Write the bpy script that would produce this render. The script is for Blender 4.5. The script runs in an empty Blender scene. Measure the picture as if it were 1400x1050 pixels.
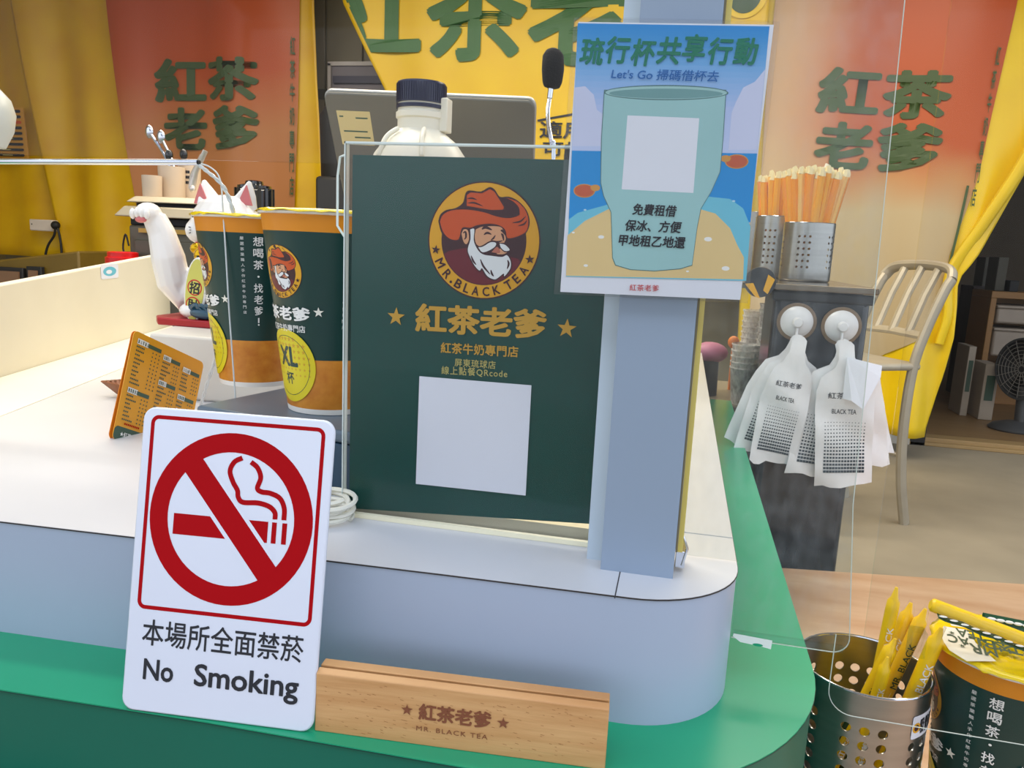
import bpy, bmesh, math, random
from mathutils import Vector, Matrix
random.seed(7)
PI = math.pi
SC = bpy.context.scene
COL = SC.collection

# ------------------------------------------------------------------ camera
CP = Vector((0, 0, 1.08)); F = 1050.0
_Y = Vector((237, -177, F)).normalized()
_D = Vector((-280, 5875, F)); _D -= _Y * _D.dot(_Y); _D.normalize()
_Z = -_D; _X = _Y.cross(_Z)                       # world axes seen from the camera (right, down, forward)
def _w(v): v = Vector(v); return Vector((_X.dot(v), _Y.dot(v), _Z.dot(v)))
cam_d = bpy.data.cameras.new('camera'); cam = bpy.data.objects.new('camera', cam_d); COL.objects.link(cam)
cam_d.sensor_width = 36; cam_d.lens = 36 * F / 1400; cam_d.clip_start = .01
cx_, cy_, cz_ = _w((1, 0, 0)), _w((0, -1, 0)), _w((0, 0, -1))
M_ = Matrix((cx_, cy_, cz_)).transposed().to_4x4(); M_.translation = CP
cam.matrix_world = M_
SC.camera = cam

# ------------------------------------------------------------------ world, lights, exposure
SC.view_settings.view_transform = 'Standard'; SC.view_settings.look = 'None'
SC.view_settings.exposure = 0.32; SC.view_settings.gamma = 1; SC.view_settings.use_curve_mapping = False
wd = bpy.data.worlds.new('sky'); SC.world = wd; wd.use_nodes = True
nt = wd.node_tree; bg = nt.nodes['Background']
tc = nt.nodes.new('ShaderNodeTexCoord'); sp = nt.nodes.new('ShaderNodeSeparateXYZ')
cr = nt.nodes.new('ShaderNodeValToRGB'); mr = nt.nodes.new('ShaderNodeMapRange')
mr.inputs[1].default_value = -.3; mr.inputs[2].default_value = .8
nt.links.new(tc.outputs['Generated'], sp.inputs[0]); nt.links.new(sp.outputs[2], mr.inputs[0])
nt.links.new(mr.outputs[0], cr.inputs[0]); nt.links.new(cr.outputs[0], bg.inputs[0])
cr.color_ramp.elements[0].position = .2; cr.color_ramp.elements[0].color = (.30, .31, .33, 1)
cr.color_ramp.elements[1].position = .9; cr.color_ramp.elements[1].color = (.74, .83, 1.0, 1)
e = cr.color_ramp.elements.new(.34); e.color = (.80, .85, .94, 1)
bg.inputs[1].default_value = 1.45

def area(name, loc, sx, sy, power, col, rot=(0, 0, 0)):
    l = bpy.data.lights.new(name, 'AREA'); l.shape = 'RECTANGLE'; l.size = sx; l.size_y = sy; l.energy = power; l.color = col
    o = bpy.data.objects.new(name, l); COL.objects.link(o); o.location = loc; o.rotation_euler = rot; return o
area('shop_ceiling_light', (-1.6, 2.6, 2.9), 2.6, 1.2, 62, (1, .90, .74))
area('shop_ceiling_light', (.9, 2.9, 2.9), 1.8, 1.2, 42, (1, .90, .74))
area('counter_ceiling_light', (-.7, 1.15, 2.6), 1.4, .16, 15, (1, .92, .80))
area('canopy_light', (.1, -.7, 2.7), 1.8, .5, 8, (.80, .89, 1), (math.radians(22), 0, 0))

# ------------------------------------------------------------------ helpers
def at(px, py, x=None, y=None, z=None):
    """the world point on the plane x=, y= or z= that a sight line of the photograph meets"""
    d = _w((px - 700, py - 525, F))
    if y is not None: t = (y - CP.y) / d.y
    elif z is not None: t = (z - CP.z) / d.z
    else: t = (x - CP.x) / d.x
    return CP + d * t
def lin(c): return tuple(((v/255)/12.92 if v/255 <= .04045 else ((v/255+.055)/1.055)**2.4) for v in c)
MATS = {}
def mat(name, col, rough=.5, metal=0., var=.06, vscale=8., bump=0., bscale=60., col2=None, stretch=None, trans=0., coat=0., spec=.5):
    if name in MATS: return MATS[name]
    m = bpy.data.materials.new(name); m.use_nodes = True; n = m.node_tree.nodes; L = m.node_tree.links
    b = n['Principled BSDF']; b.inputs['Roughness'].default_value = rough; b.inputs['Metallic'].default_value = metal
    b.inputs['Coat Weight'].default_value = coat; b.inputs['Coat Roughness'].default_value = .06
    b.inputs['Specular IOR Level'].default_value = spec
    if trans: b.inputs['Transmission Weight'].default_value = trans
    c = lin(col)
    t = n.new('ShaderNodeTexCoord'); mp = n.new('ShaderNodeMapping'); L.new(t.outputs['Object'], mp.inputs[0])
    if stretch: mp.inputs['Scale'].default_value = stretch
    nz = n.new('ShaderNodeTexNoise'); nz.inputs['Scale'].default_value = vscale; nz.inputs['Detail'].default_value = 5
    L.new(mp.outputs[0], nz.inputs['Vector'])
    r = n.new('ShaderNodeValToRGB'); L.new(nz.outputs[0], r.inputs[0]); L.new(r.outputs[0], b.inputs['Base Color'])
    r.color_ramp.elements[0].position = .3; r.color_ramp.elements[1].position = .7
    c2 = lin(col2) if col2 else tuple(min(1, v*(1+var)) for v in c)
    c1 = c if col2 else tuple(v*(1-var) for v in c)
    r.color_ramp.elements[0].color = (*c1, 1); r.color_ramp.elements[1].color = (*c2, 1)
    if bump:
        n2 = n.new('ShaderNodeTexNoise'); n2.inputs['Scale'].default_value = bscale; n2.inputs['Detail'].default_value = 4
        L.new(mp.outputs[0], n2.inputs['Vector'])
        bp = n.new('ShaderNodeBump'); bp.inputs['Strength'].default_value = bump; bp.inputs['Distance'].default_value = .002
        L.new(n2.outputs[0], bp.inputs['Height']); L.new(bp.outputs[0], b.inputs['Normal'])
    MATS[name] = m; return m
def clear(name, tint=(245, 250, 250), rough=.03, ior=1.35, haze=0.0, hcol=(220, 225, 230)):
    """thin clear plastic: lets light straight through and mirrors by Fresnel; haze = share of dust and scratches"""
    if name in MATS: return MATS[name]
    m = bpy.data.materials.new(name); m.use_nodes = True; n = m.node_tree.nodes; L = m.node_tree.links
    n.remove(n['Principled BSDF']); out = n['Material Output']
    tr = n.new('ShaderNodeBsdfTransparent'); tr.inputs[0].default_value = (*lin(tint), 1)
    gl = n.new('ShaderNodeBsdfGlossy'); gl.inputs['Roughness'].default_value = rough
    fr = n.new('ShaderNodeFresnel'); ge = n.new('ShaderNodeNewGeometry'); ir = n.new('ShaderNodeMapRange')
    ir.inputs[3].default_value = ior; ir.inputs[4].default_value = 1/ior; L.new(ge.outputs['Backfacing'], ir.inputs[0]); L.new(ir.outputs[0], fr.inputs[0])
    mx = n.new('ShaderNodeMixShader'); L.new(fr.outputs[0], mx.inputs[0]); L.new(tr.outputs[0], mx.inputs[1]); L.new(gl.outputs[0], mx.inputs[2])
    last = mx
    if haze:
        df = n.new('ShaderNodeBsdfDiffuse'); df.inputs[0].default_value = (*lin(hcol), 1)
        t = n.new('ShaderNodeTexCoord'); mp = n.new('ShaderNodeMapping'); mp.inputs['Scale'].default_value = (40, 40, 22)
        nz = n.new('ShaderNodeTexNoise'); nz.inputs['Scale'].default_value = 2.5; nz.inputs['Detail'].default_value = 8
        L.new(t.outputs['Object'], mp.inputs[0]); L.new(mp.outputs[0], nz.inputs['Vector'])
        r = n.new('ShaderNodeMapRange'); r.inputs[1].default_value = .35; r.inputs[2].default_value = .8
        r.inputs[3].default_value = haze*.5; r.inputs[4].default_value = haze*2; L.new(nz.outputs[0], r.inputs[0])
        m2 = n.new('ShaderNodeMixShader'); L.new(r.outputs[0], m2.inputs[0]); L.new(mx.outputs[0], m2.inputs[1]); L.new(df.outputs[0], m2.inputs[2]); last = m2
    L.new(last.outputs[0], out.inputs[0]); MATS[name] = m; return m

WL = {}
def wl(o):
    return WL.get(o.name, Vector((0, 0, 0))) if o else Vector((0, 0, 0))
def tag(o, label=None, cat=None, group=None, kind=None):
    if label: o['label'] = label
    if cat: o['category'] = cat
    if group: o['group'] = group
    if kind: o['kind'] = kind
    return o
def thing(name, label, cat, loc=(0, 0, 0), rot=(0, 0, 0), group=None):
    o = bpy.data.objects.new(name, None); o.empty_display_size = .02; COL.objects.link(o)
    o.location = loc; o.rotation_euler = rot; WL[o.name] = Vector(loc); return tag(o, label, cat, group)

class G:
    """collects shapes, then build() links them as ONE mesh object"""
    def __init__(s): s.v = []; s.f = []; s.m = []
    def add(s, vs, fs, mi=0, M=None):
        k = len(s.v)
        for v in vs:
            v = Vector(v); s.v.append(M @ v if M else v)
        for f in fs: s.f.append([i+k for i in f]); s.m.append(mi)
        return s
    def box(s, x0, x1, y0, y1, z0, z1, mi=0, M=None):
        return s.add([(x0,y0,z0),(x1,y0,z0),(x1,y1,z0),(x0,y1,z0),(x0,y0,z1),(x1,y0,z1),(x1,y1,z1),(x0,y1,z1)],
                     [(3,2,1,0),(4,5,6,7),(0,1,5,4),(1,2,6,5),(2,3,7,6),(3,0,4,7)], mi, M)
    def prism(s, pts, f0, f1, mi=0, side=None, M=None):
        n = len(pts); a = [f0(*p) for p in pts]; b = [f1(*p) for p in pts]
        s.add(a+b, [list(range(n))[::-1], list(range(n, 2*n))], mi, M)
        k = len(s.v) - 2*n
        for i in range(n):
            j = (i+1) % n; s.f.append([k+i, k+j, k+n+j, k+n+i]); s.m.append(mi if side is None else side)
        return s
    def slab(s, pts, z0, z1, mi=0, M=None):
        return s.prism(pts, lambda x, y: (x, y, z0), lambda x, y: (x, y, z1), mi, None, M)
    def plate(s, pts, y0, y1, mi=0, M=None):          # pts in x,z
        return s.prism(pts, lambda x, z: (x, y0, z), lambda x, z: (x, y1, z), mi, None, M)
    def lathe(s, prof, n=32, mi=0, M=None, c=(0, 0, 0), mis=None):
        k0 = len(prof); vs = []
        for r, z in prof:
            for i in range(n):
                a = 2*PI*i/n; vs.append((c[0]+max(r, 1e-5)*math.cos(a), c[1]+max(r, 1e-5)*math.sin(a), c[2]+z))
        for q in range(k0-1):
            fs = [(q*n+i, q*n+(i+1) % n, (q+1)*n+(i+1) % n, (q+1)*n+i) for i in range(n)]
            if q == 0: s.add(vs, fs, mis[0] if mis else mi, M); base = len(s.v)-len(vs)
            else:
                for f in fs: s.f.append([i+base for i in f]); s.m.append(mis[q] if mis else mi)
        return s
    def ball(s, c, r, mi=0, n=16, M=None):
        rx, ry, rz = r if hasattr(r, '__len__') else (r, r, r)
        T = Matrix.Translation(c) @ Matrix.Diagonal((rx, ry, rz, 1))
        if M: T = M @ T
        return s.lathe([(math.sin(PI*i/(n//2)), -math.cos(PI*i/(n//2))) for i in range(n//2+1)], n, mi, T)
    def tube(s, pts, r, n=8, mi=0, closed=False, M=None, flat=1.0):
        pts = [Vector(p) for p in pts]; k = len(pts); vs = []
        t0 = (pts[1]-pts[0]).normalized(); u = t0.orthogonal().normalized()
        for i, p in enumerate(pts):
            if closed: t = (pts[(i+1) % k]-pts[i-1]).normalized()
            else: t = (pts[min(i+1, k-1)]-pts[max(i-1, 0)]).normalized()
            u = (u - t*u.dot(t)).normalized(); w = t.cross(u)
            rr = r[i] if hasattr(r, '__len__') else r
            for j in range(n):
                a = 2*PI*j/n; vs.append(p + (u*math.cos(a) + w*math.sin(a)*flat)*rr)
        fs = []
        for i in range(k if closed else k-1):
            for j in range(n):
                fs.append((i*n+j, i*n+(j+1) % n, ((i+1) % k)*n+(j+1) % n, ((i+1) % k)*n+j))
        if not closed: fs += [tuple(range(n))[::-1], tuple(range((k-1)*n, k*n))]
        return s.add(vs, fs, mi, M)
    def grid(s, fn, nu, nv, mi=0, M=None):
        vs = [fn(i/nu, j/nv) for j in range(nv+1) for i in range(nu+1)]
        return s.add(vs, [(j*(nu+1)+i, j*(nu+1)+i+1, (j+1)*(nu+1)+i+1, (j+1)*(nu+1)+i) for j in range(nv) for i in range(nu)], mi, M)
    def build(s, name, mats, parent=None, world=True, smooth=35, bevel=0, solid=0, remesh=0, sub=0, seg=2, merge=0):
        me = bpy.data.meshes.new(name)
        o0 = wl(parent) if world else Vector((0, 0, 0))
        me.from_pydata([tuple(v - o0) for v in s.v], [], s.f)
        if not isinstance(mats, (list, tuple)): mats = [mats]
        for m in mats: me.materials.append(m)
        me.polygons.foreach_set('material_index', s.m)
        bm = bmesh.new(); bm.from_mesh(me)
        if merge: bmesh.ops.remove_doubles(bm, verts=bm.verts, dist=merge)
        bmesh.ops.recalc_face_normals(bm, faces=bm.faces); bm.to_mesh(me); bm.free()
        if smooth:
            me.polygons.foreach_set('use_smooth', [True]*len(me.polygons))
            try: me.set_sharp_from_angle(angle=math.radians(smooth))
            except Exception: pass
        if merge:
            bm = bmesh.new(); bm.from_mesh(me)
            for e_ in bm.edges:
                if e_.is_boundary: e_.smooth = False
            bm.to_mesh(me); bm.free()
        me.update()
        o = bpy.data.objects.new(name, me); COL.objects.link(o)
        if parent: o.parent = parent
        WL[o.name] = o0
        if solid: q = o.modifiers.new('s', 'SOLIDIFY'); q.thickness = solid; q.offset = 0
        if bevel: q = o.modifiers.new('b', 'BEVEL'); q.width = bevel; q.segments = seg; q.limit_method = 'ANGLE'; q.angle_limit = math.radians(40)
        if remesh: q = o.modifiers.new('r', 'REMESH'); q.mode = 'VOXEL'; q.voxel_size = remesh; q.use_smooth_shade = True
        if sub: q = o.modifiers.new('u', 'SUBSURF'); q.levels = sub; q.render_levels = sub
        return o
def rrect(x0, y0, x1, y1, r, n=6):
    p = []
    for cx, cy, a in ((x1-r, y1-r, 0), (x0+r, y1-r, 90), (x0+r, y0+r, 180), (x1-r, y0+r, 270)):
        for i in range(n+1):
            t = math.radians(a + 90*i/n); p.append((cx+r*math.cos(t), cy+r*math.sin(t)))
    return p
def smoothpts(pts, n=6):
    """Catmull-Rom through the points"""
    P = [Vector(p) for p in pts]; P = [P[0]*2-P[1]] + P + [P[-1]*2-P[-2]]; out = []
    for i in range(1, len(P)-2):
        for k in range(n):
            t = k/n; a, b, c, d = P[i-1:i+3]
            out.append(.5*((2*b)+(c-a)*t+(2*a-5*b+4*c-d)*t*t+(3*b-a-3*c+d)*t**3))
    out.append(P[-2]); return out

_tx = {}
def text_mesh(body, _b, space=1.0, shear=0.0):
    k = (body, space, shear)
    if k in _tx: return _tx[k]
    cu = bpy.data.curves.new('glyphs', 'FONT'); cu.body = body; cu.space_character = space; cu.resolution_u = 3; cu.shear = shear
    ob = bpy.data.objects.new('glyphs', cu); COL.objects.link(ob)
    dg = bpy.context.evaluated_depsgraph_get(); me = bpy.data.meshes.new_from_object(ob.evaluated_get(dg))
    vs = [(v.co.x, v.co.y) for v in me.vertices]; fs = [tuple(p.vertices) for p in me.polygons]
    bpy.data.objects.remove(ob); bpy.data.curves.remove(cu); bpy.data.meshes.remove(me)
    _tx[k] = (vs, fs); return _tx[k]

class Art:
    """flat print laid out in u,v; build() lays it on a surface function fn(u, v, height)"""
    def __init__(s): s.v = []; s.f = []; s.m = []; s.L = 0; s.mats = []
    def mi(s, m):
        if m not in s.mats: s.mats.append(m)
        return s.mats.index(m)
    def raw(s, vs, fs, m, step=1):
        s.L += step; k = len(s.v); s.v += [(x, y, s.L) for x, y in vs]; i = s.mi(m)
        for f in fs: s.f.append([q+k for q in f]); s.m.append(i)
        return s
    def poly(s, pts, m, step=1): return s.raw(pts, [tuple(range(len(pts)))], m, step)
    def rect(s, u0, v0, u1, v1, m, r=0, step=1): return s.poly(rrect(u0, v0, u1, v1, r) if r else [(u0,v0),(u1,v0),(u1,v1),(u0,v1)], m, step)
    def disc(s, cx, cy, rx, m, ry=None, n=48, step=1):
        ry = ry or rx; return s.poly([(cx+rx*math.cos(2*PI*i/n), cy+ry*math.sin(2*PI*i/n)) for i in range(n)], m, step)
    def ring(s, cx, cy, r0, r1, m, n=64, step=1):
        vs = [(cx+r*math.cos(2*PI*i/n), cy+r*math.sin(2*PI*i/n)) for r in (r0, r1) for i in range(n)]
        return s.raw(vs, [(i, (i+1) % n, n+(i+1) % n, n+i) for i in range(n)], m, step)
    def line(s, pts, w, m, closed=False, step=1):
        P = [Vector((p[0], p[1])) for p in pts]; n = len(P); vs = []
        for i in range(n):
            a = P[i-1] if (i or closed) else P[i]; b = P[(i+1) % n] if (i < n-1 or closed) else P[i]
            t = (b-a); t = t.normalized() if t.length else Vector((1, 0)); q = Vector((-t.y, t.x))
            ww = w[i] if hasattr(w, '__len__') else w
            vs += [tuple(P[i]+q*ww/2), tuple(P[i]-q*ww/2)]
        return s.raw(vs, [(2*i, 2*i+1, 2*((i+1) % n)+1, 2*((i+1) % n)) for i in range(n if closed else n-1)], m, step)
    def star(s, cx, cy, r, m, rot=0, step=1):
        return s.poly([(cx+(r if i % 2 == 0 else r*.4)*math.sin(rot+PI*i/5), cy+(r if i % 2 == 0 else r*.4)*math.cos(rot+PI*i/5)) for i in range(10)], m, step)
    def text(s, body, u0, v0, u1, v1, m, bold=0., rot=0., space=1., keep=False, flip=False, shear=0., step=1):
        vs, fs = text_mesh(body, bold, space, shear)
        if not vs: return s
        ax = min(v[0] for v in vs); bx = max(v[0] for v in vs); ay = min(v[1] for v in vs); by = max(v[1] for v in vs)
        su = (u1-u0)/(bx-ax); sv = (v1-v0)/max(by-ay, 1e-6)
        if keep: su = sv = min(su, sv)
        cu, cv = (u0+u1)/2, (v0+v1)/2; c, d = math.cos(rot), math.sin(rot)
        n = 8 if bold > .018 else 4; s.L += step
        for q in ([(0, 0)] if bold < .005 else [(0, 0)]+[(bold*math.cos(2*PI*i/n+.4), bold*math.sin(2*PI*i/n+.4)) for i in range(n)]):
            out = []
            for x, y in vs:
                x = (x+q[0]-(ax+bx)/2)*su*(1-2*bold/(bx-ax)); y = (y+q[1]-(ay+by)/2)*sv*(1-2*bold/(by-ay))
                if flip: x, y = -x, -y
                out.append((cu+x*c-y*d, cv+x*d+y*c))
            s.raw(out, fs, m, 0 if bold < .005 else .35)
        return s
    def merge(s, o, fn):
        for i, f in enumerate(o.f): pass
        k = len(s.v); s.v += [(*fn(u, v), l+s.L) for u, v, l in o.v]
        for f, m in zip(o.f, o.m): s.f.append([q+k for q in f]); s.m.append(s.mi(o.mats[m]))
        s.L += o.L; return s
    def build(s, name, fn, parent=None, step=None, vstep=None, dh=5e-5, h0=2e-4, world=True, clip=None):
        bm = bmesh.new(); vv = [bm.verts.new(v) for v in s.v]
        for f, m in zip(s.f, s.m):
            try: q = bm.faces.new([vv[i] for i in f]); q.material_index = m
            except ValueError: pass
        bmesh.ops.triangulate(bm, faces=[f for f in bm.faces if len(f.verts) > 4])
        if clip:
            for co, no in clip:
                bmesh.ops.bisect_plane(bm, geom=bm.verts[:]+bm.edges[:]+bm.faces[:], plane_co=co, plane_no=no, clear_outer=True)
        for ax, st in ((0, step), (1, vstep)):
            if not st: continue
            a = min(v.co[ax] for v in bm.verts); b = max(v.co[ax] for v in bm.verts)
            x = a+st
            while x < b:
                co = [0, 0, 0]; co[ax] = x; no = [0, 0, 0]; no[ax] = 1
                bmesh.ops.bisect_plane(bm, geom=bm.verts[:]+bm.edges[:]+bm.faces[:], plane_co=co, plane_no=no); x += st
        o0 = wl(parent) if world else Vector((0, 0, 0))
        for v in bm.verts: v.co = Vector(fn(v.co.x, v.co.y, h0 + dh*v.co.z)) - o0
        if step: bmesh.ops.remove_doubles(bm, verts=bm.verts, dist=1e-6)
        for f in bm.faces: f.smooth = bool(step)
        me = bpy.data.meshes.new(name); bm.to_mesh(me); bm.free()
        for m in s.mats: me.materials.append(m)
        o = bpy.data.objects.new(name, me); COL.objects.link(o)
        if parent: o.parent = parent
        WL[o.name] = o0; return o
def flat_y(y):   # print on a vertical sheet facing -y
    return lambda u, v, h: (u, y-h, v)

# ------------------------------------------------------------------ materials
WHITE = mat('white_laminate', (208, 209, 213), .32, var=.02)
FASCIA = mat('sky_tinted_laminate', (172, 184, 206), .35, var=.03, vscale=3)  # bluish sky light on the white front is put into this colour
POSTM = mat('post_blue_grey', (142, 158, 178), .4, var=.03, vscale=3)
PALE = mat('pale_blue_edge', (190, 206, 220), .4)
DARKLINE = mat('dark_edge', (50, 44, 44), .6)
GREEN = mat('green_laminate', (30, 158, 114), .28, var=.05, vscale=4)
GREENF = mat('green_fascia', (4, 104, 84), .35, var=.06, vscale=4)
CREAM = mat('cream_panel', (226, 219, 196), .5, var=.03)
CREAMTOP = mat('cream_trim', (236, 232, 214), .45, var=.03)
CONCRETE = mat('concrete_floor', (150, 141, 122), .75, var=.16, vscale=2.2, bump=.25, bscale=18)
TABLE = mat('light_brown_table', (186, 142, 104), .4, vscale=5, col2=(212, 178, 144), stretch=(1, 4, 1))
STEEL = mat('brushed_steel', (176, 176, 174), .28, metal=1., var=.08, vscale=4, stretch=(1, 1, 30))
STEELIN = mat('steel_inside', (120, 116, 108), .45, metal=.8, var=.1)
CHROME = mat('chrome', (215, 220, 230), .12, metal=1., var=.02)
ALU = mat('brushed_aluminium', (172, 164, 146), .5, metal=.35, var=.08, vscale=10)
BLACK = mat('matt_black', (22, 23, 24), .6)
BLACKG = mat('glossy_black', (20, 22, 26), .14, coat=.4)
DKGREY = mat('dark_grey_metal', (78, 74, 66), .5, var=.08)
GREYW = mat('grey_wall_panel', (148, 140, 116), .6, var=.06)
YEL = mat('yellow_banner', (212, 162, 2), .42, vscale=4, col2=(226, 184, 6), bump=.2, bscale=6)
YELR = mat('yellow_vinyl', (228, 192, 8), .3, vscale=4, col2=(238, 206, 20), bump=.3, bscale=9)
BGREEN = mat('banner_green', (62, 84, 42), .5)
BGREEN2 = mat('banner_green_light', (62, 108, 62), .5)
PGREEN = mat('poster_green', (6, 70, 62), .3, var=.05, coat=.25)
GOLD = mat('gold_ink', (204, 158, 58), .4)
GOLDL = mat('pale_gold_ink', (190, 180, 108), .4)
WPAPER = mat('white_paper', (228, 231, 240), .5, var=.01)
SIGNW = mat('white_acrylic', (222, 226, 240), .2, var=.015, coat=.4)
RED = mat('sign_red', (172, 0, 12), .6, var=.03, spec=.12)
INK = mat('black_ink', (26, 28, 38), .5)
EY = mat('emblem_yellow', (228, 168, 32), .4)
EB = mat('emblem_brown', (62, 28, 34), .4)
EM = mat('emblem_maroon', (108, 28, 40), .4)
EO = mat('emblem_orange', (206, 82, 26), .4)
ES = mat('emblem_skin', (222, 164, 122), .4)
EW = mat('emblem_white', (232, 236, 236), .4)
CUPG = mat('cup_green', (16, 58, 54), .35, var=.04)
CUPA = mat('cup_amber', (196, 112, 24), .4, vscale=60, col2=(222, 148, 50))
CUPO = mat('cup_orange_band', (226, 142, 22), .4)
CUPW = mat('cup_paper_white', (236, 232, 224), .5)
XLY = mat('label_yellow', (222, 204, 30), .4)
XLS = mat('label_ochre', (206, 160, 36), .4)
CUPT = mat('cup_print_white', (240, 240, 236), .4)
LIDY = mat('lid_film_yellow', (248, 216, 0), .18, coat=.6)
LIDW = mat('lid_film_white', (240, 238, 226), .18, coat=.5)
WOOD = mat('beech_wood', (196, 142, 88), .45, vscale=9, col2=(216, 168, 114), stretch=(1, 1, 12), bump=.15, bscale=30)
WOODF = mat('beech_fleck', (160, 104, 60), .5)
BURN = mat('burnt_engraving', (132, 74, 46), .6)
ACR = clear('clear_acrylic', ior=1.26)
ACRT = clear('thin_clear_acrylic', ior=1.17, tint=(250, 250, 250))
ACRE = mat('acrylic_edge', (214, 226, 222), .15, coat=.5)
ACRS = clear('scratched_acrylic', haze=.04, ior=1.22, tint=(246, 248, 247))
FILM = clear('clear_film', tint=(253, 253, 253), rough=.08, haze=.02, hcol=(250, 250, 240), ior=1.2)
CUPCLEAR = clear('clear_cup_plastic', tint=(235, 232, 228), rough=.12, haze=.55, hcol=(255, 252, 246), ior=1.3)
YEDGE = mat('acrylic_edge_glow', (214, 196, 104), .3, coat=.4)  # yellow glow of the acrylic's edge, painted as plain colour

# ------------------------------------------------------------------ setting
def struct(name, g, m, parent=None, **k):
    o = g.build(name, m, parent, **k)
    if parent is None: o['kind'] = 'structure'
    return o
struct('floor', G().box(-7, 7, -4, 5.08, -.05, 0), CONCRETE)
struct('ceiling', G().box(-5.2, 3.4, .5, 5.2, 3.0, 3.1), mat('ceiling_white', (200, 196, 186), .8))
wb = struct('wall_back', G().box(-5.2, 1.50, 5.1, 5.2, 0, 3).box(1.50, 3.0, 5.1, 5.2, 2.5, 3).box(3.0, 3.4, 5.1, 5.2, 0, 3), GREYW)
struct('wall_left', G().box(-5.3, -5.2, .5, 5.2, 0, 3), mat('left_wall_paint', (190, 170, 120), .8))
for i in range(6):        # grey steel panels of the back wall that show between two banners
    x0 = -2.75 + i*.27
    for z0, z1 in ((.0, 1.1), (1.13, 2.02), (2.06, 2.95)):
        G().box(x0+.006, x0+.264, 5.075, 5.10, z0, z1).build('wall_panel', GREYW, wb, bevel=.006)
G().box(-2.76, -1.12, 5.062, 5.08, 2.005, 2.07).build('wall_rail', mat('rail_grey', (92, 92, 78), .5), wb)
# back room seen through the doorway
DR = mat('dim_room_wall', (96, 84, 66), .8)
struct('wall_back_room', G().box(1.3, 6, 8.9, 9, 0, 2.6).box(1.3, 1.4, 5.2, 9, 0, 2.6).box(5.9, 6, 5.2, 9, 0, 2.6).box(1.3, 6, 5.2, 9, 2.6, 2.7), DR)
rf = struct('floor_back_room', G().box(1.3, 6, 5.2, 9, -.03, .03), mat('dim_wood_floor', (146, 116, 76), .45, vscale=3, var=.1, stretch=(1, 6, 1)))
struct('trim_1', G().box(1.40, 3.2, 5.04, 5.16, 0, .045).box(1.40, 3.2, 5.0, 5.05, 0, .022), mat('door_sill_wood', (166, 138, 92), .5, stretch=(1, 8, 8)), bevel=.004)
struct('trim_2', G().box(1.44, 1.52, 5.0, 5.12, 0, 2.5), mat('door_jamb_black', (26, 26, 28), .5))
struct('baseboard_back', G().box(-.6, 1.43, 4.98, 5.09, 0, .26), mat('white_baseboard', (206, 200, 186), .6), bevel=.004)

# ------------------------------------------------------------------ counter
def arc(cx, cy, r, a0, a1, n=14):
    return [(cx+r*math.cos(math.radians(a0+(a1-a0)*i/n)), cy+r*math.sin(math.radians(a0+(a1-a0)*i/n))) for i in range(n+1)]
ZT, ZG, ZB = .842, .744, .548
def block_outline(o=0.):
    return [(-.4, .4965-o), (-.15, .5075-o)] + arc(-.020, .592, .080+o, -88, 0) + [(.060+o, 1.2), (.060+o, 1.95), (-.12, 1.95), (-.12, 1.60), (-1.196, 1.60), (-.8, .36+.0)][:-1] + [(-.905, .70), (-.80, .4763-o)]
def green_outline(o=0.):
    return [(-1.6, .366-o), (-.3, .431-o)] + arc(-.067, .637, .20+o, -88, 0, 18) + [(.133+o, 1.2), (.134+o, 1.86), (-.12, 1.86), (-.12, 1.62), (-1.6, 1.62)]
cb = thing('white_counter', 'white counter with a rounded corner and a sky-tinted front standing on the green ledge', 'counter', (-.3, 1.0, ZG))
G().slab(block_outline(), ZT-.0011, ZT).build('counter_top', WHITE, cb)
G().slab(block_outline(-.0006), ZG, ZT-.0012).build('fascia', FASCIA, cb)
G().slab(block_outline(.0004), ZT-.0013, ZT-.0003).build('edge_line', DARKLINE, cb)
G().box(-.0285, -.0277, .507, .56, ZT-.0002, ZT+.0002).build('seam', DARKLINE, cb)
G().box(.012, .0602, .655, .6565, ZT-.0002, ZT+.0004).build('seam', mat('soft_seam', (170, 176, 186), .5), cb)
gb = thing('green_counter', 'glossy green lower counter ledge with a large rounded corner', 'counter', (-.3, 1.1, 0))
G().slab(green_outline(), ZG-.0015, ZG).build('ledge_top', GREEN, gb)
G().slab(green_outline(-.0015), .0, ZG-.0016).build('fascia', GREENF, gb)
G().slab(green_outline(.0003), ZG-.0017, ZG-.0009).build('edge_line', mat('green_edge', (6, 70, 58), .4), gb)
# little dark corner of a bracket at the lower edge of the green front
tag(G().box(-.60, -.47, .345, .385, .46, .625).build('bracket', GREENF, None, bevel=.01), 'dark green corner of a bracket on the front of the green counter', 'bracket')

# post on the counter
po = thing('post', 'grey-blue square post with a pale edge rising from the white counter', 'post', (-.016, .575, ZT))
G().box(-.043, .011, .553, .556, ZT, 2.4).build('front_panel', POSTM, po)
G().box(-.0425, .0105, .5565, .592, ZT, 2.4).build('core', mat('post_side', (172, 168, 150), .5), po)
G().box(-.0555, -.0435, .570, .592, ZT, 2.4).build('edge_strip', PALE, po)
G().box(.0112, .0125, .556, .575, ZT+.02, 2.4).build('gasket', mat('grey_gasket', (120, 112, 84), .5), po)
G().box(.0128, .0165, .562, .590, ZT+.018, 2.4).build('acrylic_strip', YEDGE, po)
G().box(.0118, .019, .566, .590, ZT+.004, ZT+.017).tube([(.016, .565, ZT+.03), (.020, .566, ZT+.02), (.017, .566, ZT+.006)], .0012).build('clip', CHROME, po, bevel=.001)

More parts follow.
